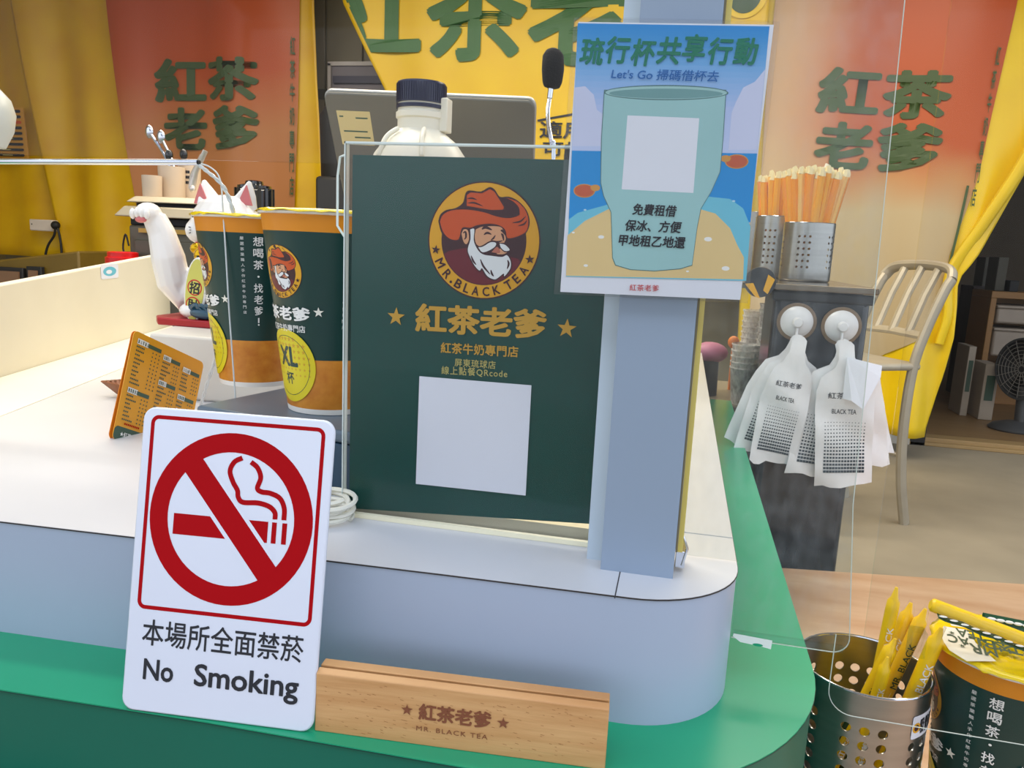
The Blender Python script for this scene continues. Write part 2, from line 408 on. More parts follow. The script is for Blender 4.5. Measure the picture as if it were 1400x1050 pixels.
# ------------------------------------------------------------------ emblem
def emblem():
    a = Art(); U = lambda x, y: ((x-706)/450., (570-y)/465.)
    def pl(pts, m, sm=True):
        q = [U(*p) for p in pts]
        if sm:
            q3 = smoothpts([Vector((*p, 0)) for p in q+[q[0]]], 3)[:-1]; q = [(p.x, p.y) for p in q3]
        a.poly(q, m)
    def ln(pts, w, m=EB):
        q = smoothpts([Vector((*U(*p), 0)) for p in pts], 4); n = len(q)
        a.line([(p.x, p.y) for p in q], [w*(.35+.65*math.sin(PI*min(1, max(0, i/(n-1))))) for i in range(n)], m)
    a.disc(0, 0, 1.0, EB, n=56); a.disc(0, 0, .975, EY, n=56)
    R = .755
    a.poly([(R*math.cos(math.radians(t)), R*math.sin(math.radians(t))) for t in range(165, 376, 7)], EB)
    body = [(-.71, -.26), (-.62, -.20), (-.5, -.17), (-.3, -.13), (-.1, -.2), (.3, -.3), (.5, -.25), (.62, -.27), (.67, -.32)]
    a.poly(body + [(R*.985*math.cos(math.radians(t)), R*.985*math.sin(math.radians(t))) for t in range(334, 200, -8)], EM)
    pl([(336,430),(352,375),(400,338),(470,322),(530,278),(548,205),(580,180),(670,186),(735,150),(780,168),(822,222),(890,218),(965,248),(1035,318),(1064,405),(1048,480),(1000,525),(905,548),(890,600),(800,690),(600,640),(560,620),(515,560),(430,580),(365,520)], EB)
    pl([(350,432),(372,380),(440,342),(560,330),(700,346),(800,374),(890,384),(960,368),(1000,335),(1005,290),(1045,360),(1052,430),(1034,486),(965,525),(896,538),(878,480),(832,444),(750,432),(650,448),(598,470),(530,474),(505,566),(430,562),(376,508)], EO)
    pl([(562,300),(560,218),(590,196),(680,200),(742,166),(776,184),(820,245),(858,302),(848,320),(760,326),(650,312)], EO, False)
    pl([(872,228),(950,250),(1000,290),(1006,330),(985,352),(975,300),(930,255)], EO)
    for p in ([(565,245),(600,240),(640,250)], [(570,280),(620,275),(690,298)], [(930,418),(990,405),(1030,365)], [(975,440),(1020,425),(1040,395)], [(850,340),(870,330),(878,345)]): ln(p, .03)
    pl([(590,478),(636,474),(634,560),(660,622),(700,665),(780,676),(860,680),(902,660),(936,712),(940,770),(916,820),(880,858),(874,832),(840,862),(806,880),(740,855),(700,800),(690,822),(640,780),(592,700),(574,640),(594,560)], EB)
    a.L -= 0
    pl([(597,484),(630,480),(628,565),(655,628),(700,672),(780,684),(860,688),(898,672),(928,716),(931,768),(908,812),(884,840),(878,818),(838,852),(806,869),(748,846),(704,785),(685,806),(645,770),(600,694),(583,640),(602,560)], EW)
    pl([(528,520),(545,486),(578,492),(590,560),(570,602),(545,578)], ES)
    ln([(540,515),(560,505),(565,545),(552,565)], .035)
    pl([(642,482),(700,457),(830,452),(864,490),(884,545),(872,582),(902,640),(860,668),(780,660),(700,622),(652,598),(636,540)], ES)
    ln([(690,478),(720,462),(770,480)], .05); ln([(708,520),(735,505),(768,515)], .04); ln([(840,480),(862,488),(884,520)], .05)
    ln([(765,560),(785,545),(800,520)], .03); ln([(845,505),(858,520),(868,560)], .04); ln([(770,562),(815,572),(860,560)], .03)
    pl([(655,618),(700,604),(760,566),(812,568),(836,578),(884,580),(930,632),(880,650),(840,622),(832,655),(770,680),(700,672)], EB)
    pl([(668,622),(705,614),(762,578),(806,580),(800,610),(750,645),(700,658)], EW)
    pl([(836,584),(880,592),(918,630),(880,640),(848,615)], EW)
    pl([(775,655),(815,610),(842,640),(835,660)], mat('emblem_lip', (190, 110, 88), .4))
    for p in ([(612,690),(630,730),(655,760)], [(688,715),(715,770),(770,830)], [(775,795),(785,825),(800,845)], [(905,710),(915,740),(905,780)]): ln(p, .035)
    for k, ch in enumerate('MR.BLACK TEA'):
        if ch == ' ': continue
        t = math.radians((208.5, 223.5, 232.5, 241, 252, 263, 275.5, 288, 0, 303.5, 315, 327.5)[k]); r = .865
        x, y = r*math.cos(t), r*math.sin(t)
        if ch == '.': a.disc(x*1.06, y*1.06, .025, EB, n=10, step=0); continue
        w = {'M': .075, 'L': .05, 'E': .05}.get(ch, .062)
        a.text(ch, x-w, y-.08, x+w, y+.08, EB, .02, t+PI/2, step=0)
    a.star(*U(325, 657), .085, EB, 0.1); a.star(*U(1080, 697), .085, EB, -.1)
    return a
EMB = emblem()

# ------------------------------------------------------------------ green poster in its acrylic stand
yp = .602
ps = thing('poster_stand', 'dark green shop poster with round emblem in a clear acrylic stand beside the post', 'sign', (-.165, yp, ZT))
G().plate([(-.270, .8465), (-.0575, .859), (-.0595, 1.147), (-.270, 1.147)], yp, yp+.0008).build('poster', PGREEN, ps, smooth=0)
G().box(-.2745, -.0565, yp-.004, yp-.002, .8425, 1.156).build('front_sheet', ACRT, ps, smooth=0)
G().box(-.2745, -.0565, yp+.002, yp+.004, .8425, 1.156).build('back_sheet', ACRT, ps, smooth=0)
g = G()
g.box(-.2755, -.2745, yp-.004, yp+.004, .8425, 1.157).box(-.0565, -.0555, yp-.004, yp+.004, .8425, 1.157).box(-.2755, -.0555, yp-.004, yp-.0025, 1.1555, 1.157)
g.box(-.2755, -.0555, yp+.0025, yp+.004, 1.1555, 1.157)
g.build('edge', ACRE, ps, smooth=0)
G().tube([(-.2755, yp, 1.147), (-.281, yp, 1.145), (-.283, yp, 1.13), (-.283, yp, 1.09), (-.2755, yp, 1.08)], .0011, 6).build('corner_tab', ACRE, ps)
G().box(-.272, -.0575, yp-.009, yp-.0045, .8422, .8462).box(-.272, -.0575, yp+.0045, yp+.03, .8422, .853).build('light_strip', mat('cream_strip', (244, 238, 208), .4), ps)
A = Art()
def S(px, py, y=yp): p = at(px, py, y=y); return p.x, p.z
def tpx(A, body, l, r, h, m, y=yp, bold=0., space=1., keep=False, shear=0.):
    """lettering whose left and right ends lie at l and r (centre height) and is h high, all read off the sheet"""
    u0, v0 = S(*l, y); u1, v1 = S(*r, y); hh = abs(S(l[0], l[1]-h/2, y)[1]-S(l[0], l[1]+h/2, y)[1])/2
    v = (v0+v1)/2; A.text(body, u0, v-hh, u1, v+hh, m, bold, math.atan2(v1-v0, u1-u0), space, keep, shear=shear)
c = S(661, 329.5); A.merge(EMB, lambda u, v: (c[0]+u*.0463, c[1]+v*.0463))
tpx(A, '紅茶老爹', (568, 434), (748, 444), 40, GOLD, bold=.035)
A.star(*S(542, 433), .0080, GOLD, .04); A.star(*S(775, 449), .0080, GOLD, .04)
tpx(A, '紅茶牛奶專門店', (603, 475), (709, 481), 15, GOLD, bold=.02, space=1.05)
tpx(A, '屏東琉球店', (622, 495), (678, 499), 11, GOLDL, bold=.01, space=1.1)
tpx(A, '線上點餐QRcode', (604, 506), (694, 511), 12, GOLDL, bold=.01, space=1.15)
q = [S(574, 514), S(727, 526.5), S(719, 677), S(569, 661)]
A.poly(q, WPAPER)
A.build('printed_artwork', flat_y(yp), ps, dh=1.2e-5, h0=1e-4)

# ------------------------------------------------------------------ laminated cup-sharing card on the post
yc = .5425
cs = thing('laminated_card', 'laminated white card with blue beach picture of a tumbler fixed high on the post', 'sign', (-.02, yc, 1.14))
Sc = lambda px, py: S(px, py, yc)
def quad(pts): return [Sc(*p) for p in pts]
G().plate(quad([(785, 24), (1066, 30), (1022, 414), (757, 402)]), yc+.001, yc+.0018).build('laminate', FILM, cs, smooth=0)
G().plate(quad([(791, 30), (1058, 34), (1012, 410), (766, 399)]), yc-.0002, yc+.0006).build('paper', WPAPER, cs, smooth=0)
G().box(-.03, .0, yc+.0019, .5528, 1.06, 1.2).build('mounting_pad', mat('foam_pad', (200, 200, 190), .8), cs)
A = Art()
SKY = [mat('print_sky_%s' % n, c_, .35) for n, c_ in (('high', (36, 132, 200)), ('mid', (76, 152, 212)), ('low', (130, 172, 220)), ('pale', (162, 184, 222)))]
SEA = mat('print_sea', (0, 142, 214), .35); SEA2 = mat('print_shallow', (110, 194, 216), .35); SAND = mat('print_sand', (226, 198, 138), .4)
TUM = mat('print_tumbler', (156, 200, 200), .4); TUML = mat('print_tumbler_edge', (78, 120, 120), .4); CLD = mat('print_cloud', (206, 212, 238), .4)
TUR = mat('print_turtle', (196, 92, 58), .4); TUR2 = mat('print_turtle_skin', (210, 150, 70), .4); SEAW = mat('print_spray', (186, 220, 234), .4)
# picture corners: (790,32) (1052,36) (1018,384) (774,378): bands down the sheet
def lr(y):      # left and right edge of the picture at a height in the photograph
    t = (y-32)/348.; return (790-16*t, 1052-34*t)
def band(y0, y1, m):
    a0, b0 = lr(y0); a1, b1 = lr(y1); k = .016
    A.poly(quad([(a0, y0), (b0, y0+k*(b0-a0)), (b1, y1+k*(b1-a1)), (a1, y1)]), m)
for k in range(22):
    t = k/21; cc3 = [(34, 140, 212), (120, 176, 228), (178, 196, 236), (190, 204, 238)]; i3 = min(2, int(t*3)); f3_ = t*3-i3
    band(32+174*k/22, 32+174*(k+1)/22+.4, mat('print_sky_%s' % 'abcdefghijklmnopqrstuvw'[k], tuple(a_*(1-f3_)+b_*f3_ for a_, b_ in zip(cc3[i3], cc3[i3+1])), .35, var=.01))
band(206, 300, SEA)
A.poly(quad([(786, 120), (800, 118), (812, 130), (816, 150), (826, 158), (826, 200), (783, 200)]), CLD)
A.poly(quad([(1046, 95), (1032, 112), (1016, 120), (1006, 140), (1000, 155), (996, 205), (1035, 205)]), CLD)
A.poly(quad([(778, 300), (790, 291), (830, 280), (880, 270), (960, 268), (998, 272), (1016, 285), (1026, 310), (1020, 384), (774, 378)]), SEA2)
A.poly(quad([(776, 322), (800, 302), (832, 286), (880, 282), (950, 284), (978, 292), (998, 312), (1008, 335), (1017, 352), (1016, 382), (774, 377)]), SAND)
for x, y, r in ((822, 324, 4), (968, 327, 5), (801, 363, 3), (992, 367, 5), (784, 318, 2), (940, 371, 2), (1003, 275, 2), (800, 287, 2)):
    u, v = Sc(x, y); A.disc(u, v, r*.00052, CUPT if y > 300 else SEAW, r*.0003, n=12)
for x, y, s_ in ((799, 261, 1), (1007, 221, -1)):
    u, v = Sc(x, y); A.disc(u, v, .0075, TUR2, .0046, n=20); A.disc(u, v, .0068, TUR, .004, n=20)
    u, v = Sc(x+15*s_, y-4); A.disc(u, v, .0034, TUR2, .0022, n=14)
# tumbler
tb = [(827, 124), (992, 124), (988, 190), (984, 235), (972, 262), (958, 285), (953, 310), (946, 362), (930, 367), (895, 370), (862, 368), (842, 362), (838, 352), (836, 290), (826, 268), (822, 250), (823, 190)]
tbo = [(910+(x-910)*1.012, 245+(y-245)*1.008) for x, y in tb]
A.poly(quad(tbo), TUML); A.poly(quad(tb), TUM)
u, v = Sc(909.5, 127); A.disc(u, v, .0405, TUML, .0048, n=40); A.disc(u, v, .0396, mat('print_tumbler_lip', (160, 200, 198), .4), .0041, n=40); A.disc(u, v-.0006, .0370, mat('print_tumbler_in', (112, 158, 158), .4), .0031, n=40)
A.poly(quad([(858, 158), (956, 162), (948, 264), (850, 259)]), WPAPER)
HG = mat('print_brush_green', (0, 120, 92), .4); BL = mat('print_blue', (20, 100, 172), .4)
for k, ch in enumerate('琉行杯共享行動'):
    x0 = 793 + k*35; dy = (2, 0, 3, 0, -4, 0, 0)[k]
    tpx(A, ch, (x0, 68+dy+k*.4), (x0+33.5, 69+dy+k*.4), 38, HG, yc, bold=.03, shear=.1)
tpx(A, "Let's Go 掃碼借杯去", (836, 101), (983, 105), 15, BL, yc, bold=.012, shear=.1)
tpx(A, '免費租借', (865, 286), (925, 289), 16, INK, yc, bold=.025, shear=.12)
tpx(A, '保冰、方便', (855, 308), (932, 311), 16, INK, yc, bold=.025, shear=.12)
tpx(A, '甲地租乙地還', (846, 328), (937, 332), 16, INK, yc, bold=.025, shear=.12)
tpx(A, '紅茶老爹', (861, 393), (901, 394), 9, mat('print_red', (196, 50, 50), .4), yc, bold=.01, space=1.1)
A.build('printed_artwork', flat_y(yc-.0002), cs, dh=1.2e-5, h0=1e-4)
G().plate(quad([(785, 24), (1066, 30), (1022, 414), (757, 402)]), yc-.0022, yc-.0018).build('laminate', ACRT, cs, smooth=0)

# ------------------------------------------------------------------ no smoking sign, leaning on the counter front
bl = at(165, 970, z=ZG); br = at(427, 1004, z=ZG)
n_ = Vector((-(br-bl).y, (br-bl).x, 0)).normalized()       # away from the viewer
wS = (br-bl).length; W, H = .143, .222
ux = (br-bl).normalized(); lean = math.radians(11)
uz = (Vector((0, 0, 1))*math.cos(lean) + n_*math.sin(lean)).normalized(); un = uz.cross(ux)   # un points away
org = bl + Vector((0, 0, .0006))
def sgn(u, v, h): return org + ux*u + uz*v - un*h
W = wS; H = (at(321, 566, y=(org+uz*.21).y) - (org+ux*W/2)).length
ns = thing('no_smoking_sign', 'white acrylic no-smoking sign with red prohibition circle leaning on the counter front', 'sign', (bl+br)/2)
G().prism(rrect(0, 0, W, H, .009), lambda u, v: sgn(u, v, -.0035), lambda u, v: sgn(u, v, 0)).build('plate', SIGNW, ns, bevel=.0012)
A = Art()
def fr(x0, y0, x1, y1, w, r, m):
    o = rrect(x0, y0, x1, y1, r); i = rrect(x0+w, y0+w, x1-w, y1-w, max(r-w, .001)); n = len(o)
    A.raw(o+i, [(k, (k+1) % n, n+(k+1) % n, n+k) for k in range(n)], m)
fr(W*.045, H*.335, W*.955, H*.975, .0028, .006, RED)
cxs, cys, Ro, Ri = W*.50, H*.655, W*.425, W*.425*.775
A.ring(cxs, cys, Ri, Ro, RED)
# cigarette, white gap, bar
cw = W*.115
A.rect(cxs-Ri*.90, cys-Ri*.30, cxs+Ri*.60, cys+Ri*.015, RED)
for x in (.66, .82): A.rect(cxs+Ri*x, cys-Ri*.30, cxs+Ri*(x+.075), cys+Ri*.015, RED)
ang = math.radians(-50); d = Vector((math.cos(ang), math.sin(ang))); nn = Vector((-d.y, d.x)); C0 = Vector((cxs, cys))
A.line([C0 - d*Ri*.86, C0 + d*Ri*.86], W*.155, SIGNW)
A.line([C0 - d*Ri*1.03, C0 + d*Ri*1.03], W*.115, RED)
def sm(pts, w, ws=None):
    q = smoothpts([Vector((cxs+Ri*x, cys+Ri*y, 0)) for x, y in pts], 6)
    A.line([(p.x, p.y) for p in q], ws or w, RED)
sm([(.12, .93), (.0, .86), (-.06, .72), (.0, .56), (.08, .44), (.10, .34), (.18, .27), (.42, .28), (.60, .24), (.69, .16), (.70, .06)], W*.025)
sm([(.26, .88), (.37, .80), (.43, .66), (.39, .50), (.46, .45), (.60, .44), (.75, .38), (.83, .24), (.84, .06)], W*.025)
A.text('本場所全面禁菸', W*.085, H*.218, W*.925, H*.305, INK, .012, space=1.02)
A.text('No', W*.105, H*.105, W*.265, H*.175, INK, .022); A.text('Smoking', W*.375, H*.083, W*.915, H*.178, INK, .022)
A.build('printed_artwork', sgn, ns, dh=1.2e-5, h0=1e-4)

# ------------------------------------------------------------------ wooden sign holder
w0 = at(430, 999, z=ZG); w1 = at(827, 1053, z=ZG); wu = (w1-w0).normalized(); wa = Vector((-wu.y, wu.x, 0)); WL_ = (w1-w0).length
def wf(u, y, z): return w0 + wu*u + wa*y + Vector((0, 0, z))
wh = thing('wooden_holder', 'slotted beech wood block with engraved shop name on the green ledge', 'holder', w0+wu*WL_/2)
g = G(); hz = .0435
prof = [(0, 0), (.003, hz-.002), (.0075, hz), (.0085, hz), (.0085, .012), (.0112, .012), (.0112, hz), (.020, hz), (.021, 0)]
a_ = [wf(0, y, z) for y, z in prof]; b_ = [wf(WL_, y, z) for y, z in prof]; n = len(prof)
g.add(a_+b_, [[4, 3, 2, 1, 0, 8, 7, 6, 5], [n+i for i in (0, 1, 2, 3, 4, 5, 6, 7, 8)]] + [(i, (i+1) % n, n+(i+1) % n, n+i) for i in range(n)])
g.build('block', WOOD, wh, bevel=.0006)
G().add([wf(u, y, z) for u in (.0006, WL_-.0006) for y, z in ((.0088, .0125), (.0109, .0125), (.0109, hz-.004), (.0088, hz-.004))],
        [(0,1,2,3),(4,5,6,7),(0,1,5,4),(1,2,6,5),(2,3,7,6),(3,0,4,7)]).build('slot_shade', mat('slot_shadow_grey', (72, 60, 54), .7), wh)  # dark filler that stands for the shade inside the slot
A = Art()
A.text('紅茶老爹', WL_*.365, .018, WL_*.615, .0300, BURN, .03)
A.text('MR. BLACK TEA', WL_*.36, .0105, WL_*.605, .0138, BURN, .0, space=1.2)
A.star(WL_*.325, .024, .0042, BURN); A.star(WL_*.655, .0235, .0042, BURN)
A.build('engraving', lambda u, v, h: wf(u, v*.068-h, v), wh)
A = Art(); rs = random.Random(3)
for k in range(150):
    u = rs.uniform(.004, WL_-.006); v = rs.uniform(.003, .039); l = rs.uniform(.001, .0028)
    A.poly([(u, v), (u+l, v-l*.18), (u+l, v-l*.18-.00022), (u, v-.00026)], WOODF, step=0)
A.build('grain_flecks', lambda u, v, h: wf(u, v*.068-h, v), wh, h0=1e-4)

# ------------------------------------------------------------------ paper cups
def drink_cup(label, loc, face, R, r, Hc, lid):
    t = thing('drink_cup', label, 'cup', loc, (0, 0, face), 'extra large paper drink cups')
    rr = lambda z: r + (R-r)*max(0, min(1, z/Hc))
    prof = []; mi = []
    z_amb, z_band = .285*Hc, .905*Hc
    body = [(0, .0008, 0), (r*.93, .0008, 0), (r*.95, 0, 0), (r, .0005, 0), (rr(.006), .006, 1), (rr(z_amb), z_amb, 2), (rr(z_band), z_band, 3), (rr(Hc*.985), Hc*.985, 0)]
    G().lathe([(q[0], q[1]) for q in body], 56, mis=[q[2] for q in body]).build('paper_cup', [CUPW, CUPA, CUPG, CUPO], t, False)
    rim = [(R*1.0, Hc*.985), (R*1.035, Hc*.988), (R*1.04, Hc*.997), (R*1.02, Hc*1.002)]
    G().lathe(rim, 56).build('rim', CUPW, t, False)
    g = G(); k = 64; rs = random.Random(int(abs(face)*100)+2); vs = [(0, 0, Hc*1.006)]; rings = ((.5, .006), (.9, .009), (1.0, .012), (1.075, -.002))
    for ri, (q, dz) in enumerate(rings):
        for i in range(k):
            a = 2*PI*i/k; w = (rs.uniform(-.012, .016) if ri == 3 else 0)
            vs.append((R*(q+w)*math.cos(a), R*(q+w)*math.sin(a), Hc*(1+dz+(rs.uniform(-.008, .006) if ri == 3 else rs.uniform(-.001, .001)))))
    fs = [(0, 1+i, 1+(i+1) % k) for i in range(k)]
    for q in range(3): fs += [(1+q*k+i, 1+q*k+(i+1) % k, 1+(q+1)*k+(i+1) % k, 1+(q+1)*k+i) for i in range(k)]
    g.add(vs, fs); lf = g.build('lid_film', LIDY, t, False, solid=.0003)
    A = Art()
    if lid == 'big':
        A.rect(.01, .01, .02, .02, LIDY)
    else:
        for q in range(26):
            a = rs.uniform(0, 2*PI); d_ = R*math.sqrt(rs.uniform(.02, .8)); x, y = d_*math.cos(a), d_*math.sin(a)
            A.poly([(x, y), (x+.010, y+.002), (x+.012, y+.006), (x+.002, y+.005)], LIDW if q % 3 else GOLD, step=0)
    A.build('lid_print', lambda u, v, h: (u, v, Hc*1.0125+h), t, step=.01, vstep=.01, world=False, h0=4e-4)
    # sleeve print: u in degrees round the cup, v as share of the height
    Rm = (R+r)/2; A = Art(); e = .13*Hc
    A.merge(EMB, lambda u, v: (u*e, .71*Hc+v*e))
    A.text('紅茶老爹', -.235*Hc, .475*Hc, .16*Hc, .545*Hc, CUPT, .035)
    A.star(.20*Hc, .525*Hc, .026*Hc, LIDW)
    A.text('紅茶牛奶專門店', -.13*Hc, .42*Hc, .13*Hc, .455*Hc, CUPT, .01)
    A.disc(-.01*Hc, .245*Hc, .186*Hc, XLY)
    for yy in range(7):
        for xx in range(-5, 6):
            x, y = xx*.03*Hc, .245*Hc+(yy-1.5)*.03*Hc
            if math.hypot(x, y-.245*Hc) < .16*Hc: A.star(x-.01*Hc, y, (.008+.0012*yy)*Hc, XLS, step=0)
    A.ring(-.01*Hc, .245*Hc, .150*Hc, .153*Hc, CUPG)
    A.text('XL', -.085*Hc, .24*Hc, .07*Hc, .345*Hc, CUPG, .045); A.text('杯', -.04*Hc, .15*Hc, .03*Hc, .215*Hc, CUPG, .02)
    x = math.radians(79)*Rm
    for k_, ch in enumerate('想喝茶，找老爹！'):
        y = (.86-.066*k_)*Hc; w = .024*Hc
        if ch == '，': A.disc(x, y, .006*Hc, CUPT, n=8); continue
        if ch == '！': A.rect(x-.004*Hc, y-.005*Hc, x+.004*Hc, y+.025*Hc, CUPT); A.disc(x, y-.016*Hc, .005*Hc, CUPT, n=8); continue
        A.text(ch, x-w, y-w*1.1, x+w, y+w*1.1, CUPT, .015)
    for k_, ch in enumerate('嚴選茶葉職人手作紅茶牛奶專門店'):
        y = (.875-.03*k_)*Hc; w = .009*Hc; A.text(ch, x-.075*Hc-w, y-w, x-.075*Hc+w, y+w, CUPT, 0, step=0)
    A.star(x+.12*Hc, .58*Hc, .02*Hc, CUPT)
    def wrap(u, v, h):
        th = u/Rm - PI/2; q = rr(v)+h; return (q*math.cos(th), q*math.sin(th), v)
    A.build('sleeve_print', wrap, t, step=.006, world=False, dh=1.2e-5, h0=2.5e-4)
    return t
# display box under the two cups
bx = .649; ztop = .9035
b0 = at(267, 554, z=ztop); b1 = at(484, 593, z=ztop); uu = (b1-b0).normalized(); vv_ = Vector((-uu.y, uu.x, 0))
b2 = b1 + uu*.03
ft = [(b0.x, b0.y), (b2.x, b2.y), (b2.x+vv_.x*.19, b2.y+vv_.y*.19), (b0.x+vv_.x*.15-.0, b0.y+vv_.y*.15)]
dbx = thing('display_box', 'dark blue-grey box standing on the counter under two tall cups', 'box', (b0.x/2+b2.x/2, b0.y+.05, ZT))
G().slab(ft, ztop-.012, ztop).build('lid', mat('blue_grey_box_top', (92, 108, 122), .35), dbx, bevel=.004)
cxm = sum(p[0] for p in ft)/4; cym = sum(p[1] for p in ft)/4
G().slab([(cxm+(x-cxm)*.985, cym+(y-cym)*.985) for x, y in ft], ZT, ztop-.0125).build('body', mat('blue_box', (28, 62, 86), .4), dbx, bevel=.003)
c1 = at(453, 556, z=ztop); c2 = at(352, 521, z=ztop)
drink_cup('tall paper drink cup touching the green poster, large yellow round label', (c1.x, c1.y, ztop), math.radians(-27), .070, .044, .200, 'small')
drink_cup('tall paper drink cup in front of the lucky cat figurine', (c2.x, c2.y, ztop), math.radians(-46), .068, .043, .196, 'small')

# ------------------------------------------------------------------ menu card stand
mA = at(155, 578, y=.745); mB = at(184, 451, y=.765); mC = at(279, 496, y=.865)
mbl = at(153, 600, z=ZT+.001)
e1 = (mC-mB); mD = mbl + e1
def mf(u, v, h=0):
    p = mbl.lerp(mD, u).lerp((mB).lerp(mC, u), v); nrm = (mD-mbl).cross(mB-mbl).normalized(); nrm = nrm if nrm.y < 0 else -nrm; return p + nrm*h
mn = thing('menu_card', 'orange folded menu card with a dark green foot standing on the counter', 'menu', (mbl+mD)/2)
MO = mat('menu_orange', (232, 162, 44), .35); MG = mat('menu_green', (66, 92, 76), .4)
o_ = rrect(0, 0, 1, 1, .05)
G().prism(o_, lambda u, v: mf(u, v, -.0009), lambda u, v: mf(u, v, 0)).build('front_leaf', MO, mn, smooth=0)
bk = lambda u, v, h: mf(u, v, -.0016-h-.0015-.003*(1-v))
G().prism(o_, lambda u, v: bk(u, v, 0), lambda u, v: bk(u, v, .0009)).build('back_leaf', mat('menu_edge_orange', (222, 130, 30), .4), mn, smooth=0)
A = Art()
A.poly([(p[0], p[1]*1.0) for p in rrect(0.002, .002, .998, .13, .045)], MG)
A.text('★紅茶老爹★', .08, .045, .36, .09, CUPT, .02); A.text('線上點餐', .5, .04, .72, .09, CUPT, .02)
rs = random.Random(5)
for cx0, ytop, rows, cw_ in ((.06, .90, 10, .32), (.06, .45, 7, .28), (.42, .86, 5, .24), (.42, .62, 7, .24), (.71, .83, 5, .25), (.71, .56, 3, .24), (.42, .22, 1, .22)):
    A.rect(cx0, ytop, cx0+cw_, ytop+.035, MG); A.rect(cx0, ytop-.004, cx0+cw_*.45, ytop+.045, CUPT)
    for k in range(5): A.rect(cx0+.01+k*.026*cw_/.28, ytop+.003, cx0+.026+k*.026*cw_/.28, ytop+.036, MG, step=0)
    for k in range(rows):
        y = ytop-.035-k*.037; x = cx0
        for q in range(rs.randint(3, 6)): A.rect(x, y, x+.016, y+.014, MG, step=0); x += .022
        for q in (.66, .80, .94): A.rect(cx0+cw_*q, y, cx0+cw_*q+.013, y+.013, MG, step=0)
for k in range(7): A.rect(.72+k*.032, .40, .742+k*.032, .47, CUPT, step=0)
for k in range(9): A.rect(.10+k*.022, .155, .116+k*.022, .172, RED, step=0)
A.build('printed_menu', lambda u, v, h: mf(u, v, h), mn)

# ------------------------------------------------------------------ leather tray behind the menu
lt = thing('leather_tray', 'brown leather coin tray with pointed corner sticking out behind the menu card', 'tray', at(172, 525, z=ZT+.0))
LE = mat('brown_leather', (150, 92, 58), .55, var=.1, vscale=40)
p0 = at(138, 521, z=ZT+.022); q0 = at(165, 502, z=ZT+.022); 
outer = [p0, p0+Vector((.045, .065, 0)), p0+Vector((.085, .06, 0)), p0+Vector((.09, .015, 0)), p0+Vector((.05, -.008, -.002))]
cen = sum(outer, Vector())/5
g = G(); n = 5
inn = [cen+(p-cen)*.62-Vector((0, 0, .020)) for p in outer]; inu = [cen+(p-cen)*.58-Vector((0, 0, .0222)) for p in outer]
g.add(outer+inn, [(i, (i+1) % n, n+(i+1) % n, n+i) for i in range(n)] + [tuple(range(n, 2*n))])
g.build('tray', LE, lt, solid=.002)
g = G()
for i in range(n):
    a, b = outer[i], outer[(i+1) % n]
    for k in range(12):
        t = (k+.3)/12; p = a.lerp(b, t)*.95+cen*.05; p2 = a.lerp(b, t+.04)*.95+cen*.05; p.z = a.z+.0015-.001; p2.z = p.z; g.tube([p, p2], .0007, 4)
g.build('stitching', mat('cream_thread', (214, 190, 150), .7), lt)

# ------------------------------------------------------------------ partition panel of the counter
pa = at(0, 527, z=ZT); pb = at(234, 452, z=ZT); pd = (pb-pa).normalized(); ps0 = pa - pd*.7; pn = Vector((-pd.y, pd.x, 0))
pp = thing('partition_panel', 'cream upright panel closing the white counter on its kitchen side', 'panel', (pa+pb)/2)
zA, zB = 1.0, 1.028
h0_ = .98
G().add([ps0, pb, pb+pn*.018, ps0+pn*.018, ps0+Vector((0, 0, h0_-.03-ZT)), pb+Vector((0, 0, 1.026-ZT)), pb+pn*.018+Vector((0, 0, 1.026-ZT)), ps0+pn*.018+Vector((0, 0, h0_-.03-ZT))],
        [(3,2,1,0),(4,5,6,7),(0,1,5,4),(1,2,6,5),(2,3,7,6),(3,0,4,7)]).build('panel', CREAM, pp, bevel=.002)
ca = at(0, 570, z=ZT); cb_ = at(134, 517, z=ZT); cdv = (cb_-ca).normalized()
G().add([ca-cdv*.6+Vector((0,0,.001)), cb_+cdv*.55+Vector((0,0,.001)), pb-pn*.001+Vector((0,0,.012)), ps0-pn*.001+Vector((0,0,.012)), ca-cdv*.6, cb_+cdv*.55, pb-pn*.001, ps0-pn*.001],
        [(0,1,2,3),(7,6,5,4),(0,1,5,4),(1,2,6,5),(2,3,7,6),(3,0,4,7)]).build('cove', CREAMTOP, pp)
st = at(216, 369, y=1.45); A = Art(); A.rect(st.x-.012, st.z-.014, st.x+.012, st.z+.014, WPAPER, .003); A.disc(st.x, st.z, .009, SEA2); A.disc(st.x+.001, st.z-.001, .004, WPAPER)
def onpanel(u, v, h):
    t = (u-pa.x)/(pd.x); p = pa + pd*t - pn*h; return (p.x, p.y, v)
A.build('sticker', onpanel, pp, h0=.0006)

